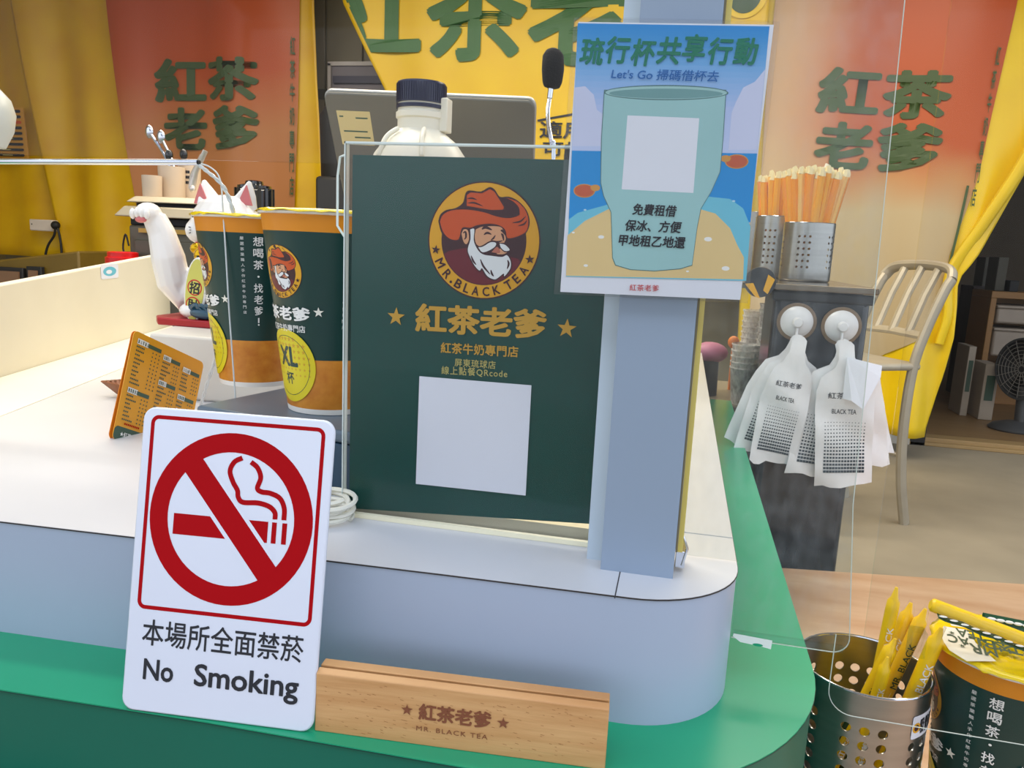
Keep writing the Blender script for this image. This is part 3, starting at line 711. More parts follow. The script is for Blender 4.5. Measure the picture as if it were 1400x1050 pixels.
# ------------------------------------------------------------------ lucky cat on its riser
zr_ = .934
ri = thing('white_riser', 'white box on the counter that carries the lucky cat', 'box', (-.6, 1.1, ZT))
G().slab([(-.737, .954), (-.49, .954), (-.49, 1.30), (-.85, 1.30)], ZT, zr_).build('box', mat('riser_white', (214, 212, 204), .45), ri, bevel=.004)
ct = thing('lucky_cat', 'white beckoning lucky cat figurine with raised paw and maroon coat on a white box', 'figurine', (-.718, 1.125, zr_))
def cw(x, y, z): return (x, y, z)
CW = mat('cat_white', (236, 234, 230), .25, coat=.4); PK = mat('cat_pink', (206, 112, 112), .4); MR = mat('cat_maroon', (92, 22, 46), .3, coat=.3)
REDG = mat('cat_red', (196, 22, 28), .3, coat=.3); GLD = mat('cat_gold', (212, 166, 20), .2, metal=.8)
g = G()
g.ball((0, .0, .055), (.058, .050, .058)); g.ball((0, -.002, .095), (.043, .038, .04)); g.ball((0, -.006, .150), (.056, .047, .046)); g.ball((-.032, -.02, .138), (.026, .026, .022)); g.ball((.032, -.02, .138), (.026, .026, .022))
for s in (-1, 1):
    g.tube([(s*.028, 0, .175), (s*.036, 0, .198), (s*.0405, 0, .218)], [.024, .014, .003], 12, flat=.5)
    g.ball((s*.03, -.045, .014), (.022, .03, .014))
g.tube([(-.03, .005, .088), (-.060, .0, .048), (-.080, -.008, .030), (-.090, -.014, .052), (-.096, -.018, .092), (-.104, -.022, .132), (-.112, -.028, .156)], [.022, .025, .024, .0265, .0265, .021, .018], 14)
g.ball((-.116, -.036, .162), (.019, .022, .016))
g.tube([(.04, -.01, .09), (.055, -.035, .065), (.035, -.058, .055), (.015, -.064, .06)], [.02, .019, .016, .013], 12)
g.build('body', CW, ct, False, remesh=.0022)
for s in (-1, 1): g = G(); g.add([(s*.026, -.0125, .182), (s*.0505, -.0125, .181), (s*.0405, -.0105, .211), (s*.026, -.010, .181), (s*.0505, -.010, .180), (s*.0405, -.008, .210)], [(0, 1, 2), (5, 4, 3), (0, 1, 4, 3), (1, 2, 5, 4), (2, 0, 3, 5)]); g.build('inner_ear', PK, ct, False, solid=.001)
g = G()
for k in range(4): g.ball((-.131+.0085*k, -.0535, .161-.0008*(k-1.5)**2), (.0048, .0055, .0085), n=12)
g.build('toe', CW, ct, False)
G().ball((-.117, -.053, .1505), (.010, .005, .005)).build('paw_pad', PK, ct, False)
g = G()
for s in (-1, 1): g.tube(smoothpts([(s*.012, -.0525, .158), (s*.02, -.0528, .163), (s*.028, -.050, .158)], 4), .0011, 5)
g.tube([(0, -.0535, .146), (0, -.0535, .141)], .0009, 5); g.tube(smoothpts([(-.009, -.0535, .139), (0, -.055, .1405), (.009, -.0535, .139)], 3), .0009, 5)
for s in (-1, 1):
    for k in range(3): g.tube([(s*.034, -.047, .142-.004*k), (s*.050, -.036, .144-.006*k)], .0006, 4)
g.build('face_lines', BLACK, ct, False)
G().ball((0, -.0535, .148), (.004, .003, .003), n=10).build('nose', PK, ct, False)
g = G()
for k in range(26):
    a = 2*PI*k/26; g.ball((.043*math.cos(a), -.003+.039*math.sin(a), .117), (.0065, .0065, .0075), n=8)
g.build('collar', REDG, ct, False)
g = G(); g.ball((-.012, -.050, .100), (.014, .012, .014), n=20)
for s in (-1, 1): g.ball((-.012+s*.015, -.044, .110), (.011, .006, .009), n=12)
bell = g.build('bell', GLD, ct, False); G().tube([(-.012, -.0625, .10), (-.012, -.0625, .091)], .0018, 6).build('bell_slot', BLACK, bell, False)
g = G(); g.lathe([(.0598, .008), (.0615, .03), (.0605, .055), (.056, .075), (.046, .098), (.0425, .108)], 40, M=Matrix.Diagonal((1, .87, 1, 1)))
coat = g.build('coat', MR, ct, False, solid=.002)
g = G(); 
for x, z in ((.018, .05), (.04, .035), (.03, .078)): 
    g.tube([(x+.007*math.exp(-.16*k)*math.cos(k*.6), -.0555+abs(x)*.28, z+.007*math.exp(-.16*k)*math.sin(k*.6)) for k in range(16)], .0013, 5)
g.build('coat_scroll', mat('cat_scroll_gold', (222, 178, 96), .4), ct, False)
# oval coin sign
Mk = Matrix.Translation((-.016, -.066, .047)) @ Matrix.Rotation(math.radians(8), 4, 'Y')
ov = [(.0155*math.cos(2*PI*i/28), .048*math.sin(2*PI*i/28)) for i in range(28)]
G().plate([(x*1.22, z*1.06) for x, z in ov], .0, .004, M=Mk).build('sign_border', CW, ct, False, bevel=.001)
kb = G().plate(ov, -.0012, .0, M=Mk).build('coin_sign', mat('coin_yellow_green', (206, 202, 96), .4), ct, False)
A = Art(); A.disc(0, .004, .0125, REDG, .0125); A.disc(0, .004, .0105, mat('coin_yellow_green', 0), .0105); A.text('招', -.009, -.006, .009, .013, INK, .03); A.disc(0, -.023, .0125, REDG, .0125); A.disc(0, -.023, .0105, mat('coin_yellow_green', 0), .0105); A.text('財', -.009, -.033, .009, -.014, INK, .03)
A.build('sign_print', lambda u, v, h: Mk @ Vector((u, -.0012-h, v)), ct, world=False)
G().slab([(-.098, -.05), (-.075, -.078), (.075, -.078), (.098, -.05), (.098, .05), (.075, .07), (-.075, .07), (-.098, .05)], -.0, .0115).build('base', mat('cat_base_red', (166, 24, 34), .4), ct, False, bevel=.002)
for o in ct.children:
    if o.name.split('.')[0] != 'base':
        o.location.z = .0095
g = G(); BF = mat('cat_blue', (36, 76, 98), .3, coat=.3)
g.ball((.0, -.066, .022), (.026, .012, .010), n=16); g.ball((-.02, -.064, .028), (.010, .008, .008), n=12)
for k in range(4): g.tube(smoothpts([(-.018+.010*k, -.072, .03), (-.008+.01*k, -.077, .035), (.002+.01*k, -.072, .026)], 3), .003, 6)
g.build('wave_ornament', BF, ct, False)

# ------------------------------------------------------------------ lamp with chrome arm, cables
yb = .75
la = thing('table_lamp', 'white round lamp head on a chrome horizontal arm at the counter edge', 'lamp', (-1.0, yb, ZT))
r0 = at(-190, 220, y=yb); r1 = at(271, 222, y=yb)
G().tube([r0, r1], .0032, 14).build('arm', CHROME, la)
e0 = at(270, 222, y=yb); G().tube([r1+Vector((.0002, 0, 0)), r1+Vector((.0016, 0, 0))], .0024, 12).build('arm_end', BLACK, la)
hd = at(-26, 160, y=yb); G().lathe([(0, -.03), (.022, -.028), (.031, -.012), (.034, .004), (.030, .018), (.018, .030), (0, .034)], 32, M=Matrix.Translation(hd) @ Matrix.Diagonal((1, 1, 1.15, 1))).build('lamp_head', mat('lamp_white', (214, 216, 206), .3), la)
G().tube([hd-Vector((0, 0, .03)), Vector((hd.x, yb, r0.z))], .006, 10).build('neck', CHROME, la)
G().tube([(r0.x, yb, r0.z), (r0.x, yb, ZT+.012)], .006, 12).lathe([(0, 0), (.05, 0), (.05, .006), (.02, .014), (.006, .02)], 32, c=(r0.x, yb, ZT)).build('stand', CHROME, la)
CABC = mat('clear_cable', (208, 216, 218), .18, coat=.5)
pts = [at(px, py, y=yb+.17*t) for px, py, t in ((268, 223, 0), (284, 235, .02), (305, 255, .06), (319, 289, .12), (325, 327, .2), (329, 366, .3), (328, 404, .42), (318, 433, .52), (297, 485, .72), (283, 525, .86))] + [at(274, 556, z=ZT+.002)]
sp_ = smoothpts(pts, 14); g = G()
for k in range(2):
    q = []
    for i, p in enumerate(sp_):
        a = i*.55 + k*PI; q.append(p + Vector((math.cos(a), math.sin(a)*.6, 0))*.0013)
    g.tube(q, .0015, 6)
tag(g.build('twisted_cable', CABC), 'twisted clear cable hanging from the chrome arm down to the counter', 'cable')
pts = [at(px, py, y=yb+.02) for px, py in ((268, 222), (288, 229), (301, 246), (305, 290), (309, 350), (313, 420), (318, 490), (323, 560))] + [at(327, 610, z=ZT+.001)]
tag(G().tube(smoothpts(pts, 5), .0009, 6).build('thin_cable', CABC), 'thin straight clear cord hanging beside the twisted cable', 'cable')
# coil of white cable behind the sign
cc = at(428, 690, z=ZT+.012); g = G(); P_ = []
for i in range(150):
    a = i*2*PI/30; k = i/150
    P_.append(cc + Vector((math.cos(a)*(.034+.004*math.sin(k*17)), math.sin(a)*(.022+.003*math.cos(k*9)), -.009+.019*k+.002*math.sin(a*2))))
g.tube(P_, .0022, 6)
tag(g.build('cable_coil', mat('white_cable', (224, 222, 208), .4)), 'coil of white cable lying on the counter at the foot of the green poster', 'cable')

# ------------------------------------------------------------------ milk jug, terminal, microphone behind the poster
bx0 = thing('white_crate', 'white box on the counter under the milk jug', 'box', (-.385, 1.10, ZT))
G().box(-.475, -.295, 1.01, 1.19, ZT, .96).build('box', mat('crate_white', (206, 204, 196), .5), bx0, bevel=.004)
jg = thing('milk_jug', 'round-shouldered cream plastic jug with dark blue screw cap behind the green poster', 'jug', (-.388, 1.10, .96))
JM = mat('jug_plastic', (236, 232, 214), .35)
jb = G().lathe([(0, 0), (.070, 0), (.076, .008), (.076, .20), (.074, .222), (.066, .243), (.052, .262), (.036, .2745), (.0335, .278), (.0335, .292), (.036, .294), (.036, .301), (.0335, .303), (.0335, .32), (0, .32)], 48).build('body', JM, jg, False)
g = G()
for a in (-2.2, -1.2): g.tube(smoothpts([(.071*math.cos(a), .071*math.sin(a), .235), (.058*math.cos(a), .058*math.sin(a), .262), (.04*math.cos(a+.1), .04*math.sin(a+.1), .277)], 5), [.004]*10+[.003], 6)
g.box(.030, .043, -.012, .012, .276, .322); g.build('moulded_rib', JM, jg, False, bevel=.003)
g = G(); g.lathe([(.0, .343), (.034, .343), (.0355, .340), (.0355, .314), (.0, .314)], 40).lathe([(.0358, .3115), (.0358, .3065), (.0335, .3065)], 40)
for k in range(60):
    a = 2*PI*k/60; g.box(.0352, .0362, -.0008, .0008, .316, .340, M=Matrix.Rotation(a, 4, 'Z'))
g.build('cap', mat('cap_navy', (26, 30, 60), .3), jg, False)
tm = thing('order_terminal', 'grey tablet terminal seen from behind, leaning behind the milk jug', 'terminal', (-.42, 1.36, ZT))
tl = at(441, 126, y=1.22); tr_ = at(731, 138, y=1.25); bl_ = at(500, 420, y=1.40); br_ = at(722, 432, y=1.43)
nr = (tr_-tl).cross(bl_-tl).normalized(); nr = nr if nr.y > 0 else -nr
TM = mat('terminal_grey', (112, 110, 100), .4, metal=.3, var=.03)
def tf(u, v, h=0): return bl_.lerp(br_, u).lerp(tl.lerp(tr_, u), v) + nr*h
o_ = rrect(0, 0, 1, 1, .035)
G().prism(o_, lambda u, v: tf(u, v, 0), lambda u, v: tf(u, v, .012)).build('back_shell', TM, tm, bevel=.003)
G().prism(rrect(-.005, -.005, 1.005, 1.007, .04), lambda u, v: tf(u, v, .006), lambda u, v: tf(u, v, .016)).build('bezel', mat('terminal_silver', (172, 172, 166), .35, metal=.4), tm, bevel=.002)
G().tube([tf(.5, .35, .014), tf(.5, .2, .02), (tf(.5, 0).x, 1.44, ZT+.01)], .014, 12).box(tf(.5, 0).x-.08, tf(.5, 0).x+.08, 1.38, 1.52, ZT, ZT+.01).build('stand', TM, tm)
A = Art(); A.rect(.05, .79, .215, .93, mat('label_cream', (214, 196, 140), .5)); 
for a_, b_2, l_ in ((.06, .91, .02), (.14, .905, .06), (.07, .85, .12), (.12, .825, .08), (.06, .80, .02)): A.rect(a_, b_2-.006, a_+l_, b_2, MG)
A.build('sticker', lambda u, v, h: tf(u, v, -h), tm)
mcx = thing('microphone', 'gooseneck microphone with black foam windscreen next to the laminated card', 'microphone', (-.196, 1.10, ZT))
mm = lambda px, py: at(px, py, y=1.10)
G().tube([mm(757, 66), mm(756.7, 69), mm(756.3, 76), mm(756, 95), mm(755, 113), mm(754.3, 119), mm(754, 121)], [.004, .010, .0145, .0155, .0135, .011, .006], 20).build('windscreen', mat('black_foam', (24, 24, 24), .95, bump=.5, bscale=400), mcx)
G().tube([mm(753.5, 119), mm(751.5, 134)], .0038, 12).build('collar', CHROME, mcx)
gn = smoothpts([mm(751.5, 134), mm(749, 152), mm(750, 172), mm(754, 196), mm(756, 230)] + [Vector((-.19, 1.10, ZT+.02))], 24)
g = G(); g.tube(gn, [.0027+.0005*(i % 2) for i in range(len(gn))], 8); g.build('gooseneck', CHROME, mcx)
G().lathe([(0, 0), (.045, 0), (.045, .012), (.02, .022), (0, .022)], 32, c=(-.19, 1.10, ZT)).build('foot', BLACK, mcx)

# ------------------------------------------------------------------ banners and curtains
def curve_x(pts, y):
    q = sorted(((at(px, py, y=y).z, at(px, py, y=y).x) for px, py in pts))
    def f(z):
        if z <= q[0][0]: return q[0][1]
        for (z0, x0), (z1, x1) in zip(q, q[1:]):
            if z <= z1: return x0+(x1-x0)*(z-z0)/(z1-z0)
        return q[-1][1]
    return f
def folds(y, a, ph=0):
    return lambda x, z: y + a*math.sin(x*7.3+ph+.6*math.sin(z*1.7)) + a*.5*math.sin(x*17+z*1.3+ph*2)
def cloth(name, label, L, R, z0, z1, fy, m, nu=110, nv=24, cat='banner'):
    t = thing(name, label, cat, ((L(z1)+R(z1))/2, fy(0, 0), z0))
    def fn(u, v):
        z = z0+(z1-z0)*v; x = L(z)+(R(z)-L(z))*u; return (x, fy(x, z), z)
    G().grid(fn, nu, nv).build('cloth', m, t, solid=.004); return t
def onto(fy, off=.012): return lambda u, v, h: (u, fy(u, v)-off-h, v)
def gradient_mat(name, stops, rough=.4, axis=2, lo=0., hi=1., fade=None):
    m = bpy.data.materials.new(name); m.use_nodes = True; n = m.node_tree.nodes; L = m.node_tree.links; b = n['Principled BSDF']; b.inputs['Roughness'].default_value = rough
    t = n.new('ShaderNodeTexCoord'); s_ = n.new('ShaderNodeSeparateXYZ'); L.new(t.outputs['Object'], s_.inputs[0])
    nz = n.new('ShaderNodeTexNoise'); nz.inputs['Scale'].default_value = 1.6; L.new(t.outputs['Object'], nz.inputs[0])
    ad = n.new('ShaderNodeMath'); ad.operation = 'MULTIPLY_ADD'; ad.inputs[1].default_value = .5; L.new(nz.outputs[0], ad.inputs[0]); L.new(s_.outputs[axis], ad.inputs[2])
    r = n.new('ShaderNodeMapRange'); r.inputs[1].default_value = lo+.25; r.inputs[2].default_value = hi+.25; L.new(ad.outputs[0], r.inputs[0])
    c = n.new('ShaderNodeValToRGB'); L.new(r.outputs[0], c.inputs[0]); L.new(c.outputs[0], b.inputs['Base Color'])
    el = c.color_ramp.elements
    el[0].position = stops[0][0]; el[0].color = (*lin(stops[0][1]), 1); el[1].position = stops[-1][0]; el[1].color = (*lin(stops[-1][1]), 1)
    for p, cc_ in stops[1:-1]: e = el.new(p); e.color = (*lin(cc_), 1)
    if fade:
        fm = n.new('ShaderNodeMapRange'); fm.interpolation_type = 'SMOOTHSTEP'; fm.inputs[1].default_value = fade[0]; fm.inputs[2].default_value = fade[1]; fm.inputs[3].default_value = .75; fm.inputs[4].default_value = 0
        mc = n.new('ShaderNodeMix'); mc.data_type = 'RGBA'; L.new(s_.outputs[0], fm.inputs[0]); L.new(fm.outputs[0], mc.inputs[0]); L.new(c.outputs[0], mc.inputs[6]); mc.inputs[7].default_value = (*lin(fade[2]), 1); L.new(mc.outputs[2], b.inputs['Base Color'])
    return m
def strip_art(L, R, z0, z1, m, n=16):
    A = Art()
    for k in range(n):
        a, b = z0+(z1-z0)*k/n, z0+(z1-z0)*(k+1)/n
        A.poly([(L(a), a), (R(a), a), (R(b), b), (L(b), b)], m, step=0)
    return A
def btext(A, ch, x0, y0, x1, y1, m, y, bold=.04, rot=.0):
    a = at(x0, (y0+y1)/2, y=y); b = at(x1, (y0+y1)/2, y=y); c_ = at((x0+x1)/2, y0, y=y); d_ = at((x0+x1)/2, y1, y=y)
    A.text(ch, a.x, d_.z, b.x, c_.z, m, bold, rot, step=1)
ZTOP = 2.95
# 1: plain yellow banner far left
yb1 = 4.80; f1 = folds(yb1, .02)
cloth('yellow_banner', 'plain yellow banner behind the white double socket, overlapped by the orange cup banner', lambda z: -6.2+1.05, curve_x([(24, 0), (66, 230), (88, 350)], yb1), at(40, 350, y=yb1).z, ZTOP, f1, YEL)
# 2: yellow banner with printed cup
yb2 = 4.70; f2 = folds(yb2, .03, 1)
L2 = curve_x([(18, 0), (60, 230), (80, 330), (110, 420)], yb2); R2 = curve_x([(425, 0), (430, 110), (437, 200), (442, 275), (444, 330)], yb2)
t2 = cloth('cup_banner', 'yellow banner with large orange iced tea cup print above the kitchen scale', L2, R2, .6, ZTOP, f2, YEL)
cupL = curve_x([(150, 0), (168, 130), (190, 270), (200, 330)], yb2); cupR = curve_x([(408, 0), (407, 140), (404, 275), (402, 330)], yb2)
zb2 = at(300, 330, y=yb2).z
strip_art(cupL, cupR, zb2, ZTOP, gradient_mat('banner_tea_orange', [(0, (184, 120, 64)), (.3, (180, 78, 18)), (.75, (184, 74, 10)), (1, (204, 110, 26))], lo=1.1, hi=2.6)).build('cup_print', onto(f2, .022), t2, step=.12, world=True)
A = Art()
for ch, x0, y0, x1, y1 in (('紅', 211, 80, 285, 141), ('茶', 286, 80, 358, 141), ('老', 222, 147, 287, 206), ('爹', 295, 146, 358, 207)): btext(A, ch, x0, y0, x1, y1, BGREEN, yb2)
for k, ch in enumerate('紅茶牛奶專門店'): btext(A, ch, 398, 50+k*32, 404, 76+k*32, BGREEN, yb2, .02)
A.build('lettering', onto(f2, .030), t2, dh=2e-4)
# 3: centre banner with large characters
yb3 = 4.55; f3 = folds(yb3, .012, 2)
pL3 = [(462, -40), (468, 0), (497, 62), (528, 128), (560, 200), (600, 300)]
L3 = curve_x(pL3, yb3); R3 = lambda z: at(1046, 60, y=yb3).x
t3 = cloth('shop_name_banner', 'yellow banner with huge green shop characters behind the milk jug and post', L3, R3, .95, ZTOP, f3, mat('yellow_banner_bright', (226, 182, 4), .4, vscale=3, col2=(234, 198, 8)))
A = Art()
for ch, x0, y0, x1, y1 in (('紅', 438, -62, 578, 78), ('茶', 583, -66, 722, 86), ('老', 722, -68, 872, 92)): btext(A, ch, x0, y0, x1, y1, BGREEN2, yb3, .03)
a, b = at(735, 165, y=yb3), at(880, 139, y=yb3); A.line([(a.x, a.z), (b.x, b.z)], .012, INK)
btext(A, '適用', 738, 166, 800, 190, INK, yb3, .02); btext(A, '可加', 742, 194, 800, 214, INK, yb3, .02)
a = at(1019, -8, y=yb3); A.disc(a.x, a.z, .115, mat('banner_pale_yellow', (244, 206, 60), .4), .125); A.disc(a.x, a.z, .085, MG, .10)
p0, p1 = at(472, 0, y=yb3), at(532, 128, y=yb3)
nv_ = Vector((-(p1-p0).z, 0, (p1-p0).x)); nv_ = Vector((nv_.x, nv_.z, 0)).normalized(); nv_ = nv_ if nv_.x < 0 else -nv_
A.build('lettering', onto(f3, .010), t3, clip=[((p0.x+.01, p0.z, 0), nv_)])
# 4: right banner with printed cup, gathered towards its foot
yb4 = 4.62
def f4(x, z):
    k = max(0, min(1, (1.9-z)/1.7)); return yb4 + .02*math.sin(x*8) + k*.05*math.sin(x*23+z*1.5) - .05*k
pr = [(1560, -120), (1490, 60), (1432, 180), (1400, 240), (1366, 300), (1336, 345), (1306, 382), (1304, 420), (1300, 460), (1288, 510), (1272, 560), (1262, 586)]
R4 = curve_x(pr, yb4); L4 = curve_x([(1034, -60), (1030, 160), (1012, 400), (1000, 620)], yb4)
zb4 = at(1200, 590, y=yb4).z
t4 = cloth('cup_banner', 'yellow vinyl banner with orange and cream cup print, gathered beside the dark doorway', L4, R4, zb4, ZTOP, f4, YELR, nu=90, nv=50)
cL4 = curve_x([(1060, 0), (1048, 120), (1040, 240), (1024, 420), (1012, 560)], yb4); cR4 = curve_x([(1390, 0), (1360, 130), (1334, 240), (1296, 345), (1286, 400), (1262, 455), (1180, 500), (1140, 530)], yb4)
XF = cL4(1.8) - wl(t4).x
strip_art(cL4, cR4, at(1150, 535, y=yb4).z, ZTOP, gradient_mat('banner_tea_fade', [(0, (178, 158, 118)), (.42, (188, 168, 128)), (.50, (190, 138, 86)), (.58, (182, 84, 30)), (.9, (182, 76, 22)), (1, (196, 104, 40))], lo=.2, hi=2.6, fade=(XF, XF+.55, (206, 182, 146))), 36).build('cup_print', onto(f4, .012), t4, step=.06)
A = Art()
for ch, x0, y0, x1, y1 in (('紅', 1116, 93, 1205, 158), ('茶', 1206, 96, 1300, 164), ('老', 1111, 167, 1193, 232), ('爹', 1196, 168, 1286, 237)): btext(A, ch, x0, y0, x1, y1, BGREEN, yb4, rot=-.03)
for k, ch in enumerate('紅茶牛奶專門店'): btext(A, ch, 1358-k*6, 65+k*32, 1364-k*6, 92+k*32, BGREEN, yb4, .02)
A.line([(at(x, y, y=yb4).x, at(x, y, y=yb4).z) for x, y in ((1318, 255), (1306, 310), (1294, 362))], .012, BGREEN)
A.build('lettering', onto(f4, .018), t4, step=.1, dh=2e-4)
# loose folds at the edge of the right banner
g = G()
for k, (pts_, r_) in enumerate((([(1440, 150), (1392, 235), (1345, 305), (1300, 372), (1296, 430), (1284, 470)], .05),)):
    q = smoothpts([at(px, py, y=yb4-.045-.01*k) for px, py in pts_], 5); g.tube(q, [r_*(1-.35*i/len(q)) for i in range(len(q))], 12, flat=.6)
g.build('fold', YELR, t4)

# ------------------------------------------------------------------ kitchen things behind the partition
sk = thing('double_socket', 'white double wall socket with a black plug on the yellow banner', 'socket', at(67, 308, y=4.66))
a = at(52, 300, y=4.72); b = at(84, 317, y=4.72)
G().box(a.x, b.x, 4.64, 4.70, b.z, a.z).build('face_plate', mat('socket_white', (222, 212, 200), .4), sk, bevel=.008)
pgp = at(76, 308, y=4.62); G().ball(pgp, (.03, .03, .03)).build('plug', BLACK, sk)
G().box(a.x+.02, a.x+.026, 4.638, 4.64, b.z+.04, a.z-.03).build('socket_slot', INK, sk)
cq = lambda px, py: at(px, py, y=4.61)
tag(G().tube(smoothpts([cq(76, 310), cq(74, 322), cq(66, 335), cq(62, 350), cq(60, 375)], 5), .008, 6).build('power_cord', BLACK), 'black power cord hanging from the plug and bending to one side', 'cord')
tag(G().tube(smoothpts([cq(79, 312), cq(82, 325), cq(84, 342), cq(85, 375)], 5), .008, 6).build('power_cord', BLACK), 'black power cord dropping straight from the socket', 'cord')
# price list on the far left
pm = thing('price_list', 'small sheet of dark and orange price strips on the plain yellow banner', 'sign', at(20, 180, y=4.7))
a = at(2, 147, y=4.70); b = at(31, 150, y=4.70); c_ = at(39, 217, y=4.70)
G().plate([(at(0, 218, y=4.7).x-.12, c_.z), (c_.x, c_.z), (b.x, a.z), (at(0, 218, y=4.7).x-.12, a.z)], 4.70, 4.71).build('sheet', mat('list_orange', (206, 150, 50), .5), pm)
A = Art()
for k in range(9):
    y = 150+k*7.5; x1 = 29+k*.9; q0, q1 = at(-6, y, y=4.7), at(x1, y+4.6, y=4.7); A.rect(q0.x, q1.z, q1.x, q0.z, INK if k != 2 else EO, .012)
    q2, q3 = at(6, y+1.6, y=4.7), at(14+(k % 3)*3, y+3, y=4.7); A.rect(q2.x, q3.z, q3.x, q2.z, GOLDL)
A.build('price_strip', flat_y(4.695), pm, dh=5e-4, h0=1e-3)
# counter unit in the corner, partly above the partition
cu_ = thing('kitchen_unit', 'low olive-brown kitchen unit with framed panels under the yellow banner', 'cabinet', (-3.4, 3.6, 0))
OL = mat('olive_unit', (106, 84, 22), .5, var=.08)
a = at(-60, 362, y=3.4); b = at(107, 343, y=3.4)
G().add([(a.x, 3.4, 0), (b.x, 3.4, 0), (b.x, 3.9, 0), (a.x, 3.9, 0), (a.x, 3.4, a.z), (b.x, 3.4, b.z), (b.x, 3.9, b.z), (a.x, 3.9, a.z)], [(3,2,1,0),(4,5,6,7),(0,1,5,4),(1,2,6,5),(2,3,7,6),(3,0,4,7)]).build('carcass', OL, cu_, bevel=.01)
for x0, x1, m in ((-8, 36, EB), (41, 61, EB)):
    p, q = at(x0, 369, y=3.395), at(x1, 363, y=3.395)
    fr_ = G().box(p.x, q.x, 3.37, 3.395, p.z-.22, p.z+.02).build('frame_panel', BLACK, cu_, bevel=.004)
    G().box(p.x+.02, q.x-.02, 3.36, 3.37, p.z-.2, p.z).build('inset', mat('inset_brown', (120, 90, 66), .5), fr_)
# red lidded tub
p = at(161, 350, y=2.3); rt = thing('red_lid_tub', 'container with a bright red lid showing over the cream partition', 'container', (p.x, 2.325, 0))
G().box(p.x-.06, p.x+.06, 2.265, 2.385, 0, p.z-.16).build('stand', DKGREY, rt)
G().lathe([(0, p.z-.158), (.045, p.z-.158), (.052, p.z-.02), (.052, p.z-.012)], 32, c=(p.x, 2.325, 0)).build('tub', mat('tub_white', (220, 214, 200), .4), rt)
G().lathe([(.053, p.z-.03), (.056, p.z-.028), (.056, p.z-.005), (.049, p.z-.003), (.049, p.z+.012), (.042, p.z+.014), (.040, p.z+.008), (0, p.z+.008)], 40, c=(p.x, 2.325, 0)).build('lid', mat('lid_red', (214, 14, 14), .3), rt)
# grey cabinet with the scale on top
ys = 2.4; s0, s1 = at(172, 303, y=ys), at(300, 303, y=ys)
gc = thing('grey_cabinet', 'dark grey floor cabinet carrying the kitchen scale', 'cabinet', (s0.x/2+s1.x/2, ys+.2, 0))
G().box(s0.x+.01, s1.x, ys, ys+.4, 0, s0.z-.01).build('carcass', mat('cabinet_grey', (92, 86, 70), .5), gc, bevel=.008)
for k in range(3):
    xa = s0.x+.04+k*.125; G().box(xa, xa+.115, ys-.012, ys, .1, s0.z-.06).build('door', mat('cabinet_door', (84, 80, 66), .5), gc, bevel=.004)
G().box(s0.x+.06, s1.x, ys-.014, ys-.001, s0.z-.035, s0.z-.02).build('edge_strip', mat('gold_strip', (180, 140, 50), .4), gc)
p = at(172, 332, y=ys-.02); G().tube(smoothpts([p+Vector((.005, 0, -.06)), p+Vector((-.012, 0, -.02)), p+Vector((.0, 0, .03)), p+Vector((.012, 0, -.01))], 4), .003, 6).build('hook', BLACK, gc)
sc_ = thing('kitchen_scale', 'stainless steel kitchen scale with two stacked platforms on the grey cabinet', 'scale', (s0.x/2+s1.x/2, ys+.12, s0.z-.01))
z0 = s0.z-.01
def trap(x0, x1, x2, x3, y0, y1, za, zb): return [(x0, y0, za), (x1, y0, za), (x1, y1, za), (x0, y1, za), (x2, y0+.02, zb), (x3, y0+.02, zb), (x3, y1-.02, zb), (x2, y1-.02, zb)]
BXF = [(3,2,1,0),(4,5,6,7),(0,1,5,4),(1,2,6,5),(2,3,7,6),(3,0,4,7)]
SS = mat('scale_steel', (196, 184, 158), .35, metal=.35, var=.05)
za = at(170, 296, y=ys).z; zb_ = at(170, 281, y=ys).z; zc = at(170, 276, y=ys).z; zd = at(170, 267, y=ys).z
xl = at(162, 290, y=ys).x; xr = at(300, 290, y=ys).x
G().box(xl+.03, xr-.03, ys+.02, ys+.28, z0, za).build('base', BLACK, sc_, bevel=.004)
G().add(trap(xl, xr, xl+.03, xr-.03, ys-.03, ys+.32, za+.001, zb_), BXF).build('weighing_platform', SS, sc_, bevel=.006)
G().box(xl+.05, xr-.05, ys+.03, ys+.26, zb_+.001, zc).build('neck', BLACK, sc_)
G().add(trap(xl+.035, xr-.01, xl+.06, xr-.03, ys-.01, ys+.3, zc+.001, zd), BXF).build('pan', SS, sc_, bevel=.005)
PW = mat('pot_white', (206, 186, 164), .4)
def pot(label, px0, px1, pyt, y, hole=False):
    p0_, p1_ = at(px0, pyt, y=y), at(px1, pyt, y=y); r = (p1_.x-p0_.x)/2; t = thing('utensil_pot', label, 'pot', ((p0_.x+p1_.x)/2, y, zd+.0005)); h = p0_.z-zd
    G().lathe([(0, 0), (r*.9, 0), (r*.95, .004), (r, h), (r*.93, h), (r*.88, .008), (0, .008)], 32).build('body', PW, t, False)
    if hole:
        g = G()
        for a in range(4):
            for b in range(3): g.box(-.004, .004, -r*1.0, -r*.96, h*(.45+.15*b), h*(.53+.15*b), M=Matrix.Rotation(-.15+.22*a, 4, 'Z'))
        g.build('vent_slot', INK, t, False)
    return t
pot('white utensil pot with spoons standing on the scale', 219, 250, 228, ys+.14, False)
pot('white slotted utensil pot behind the spoon pot on the scale', 246, 272, 226, ys+.21, True)
pot('short white pot at the outer corner of the scale', 196, 219, 240, ys+.06, False)
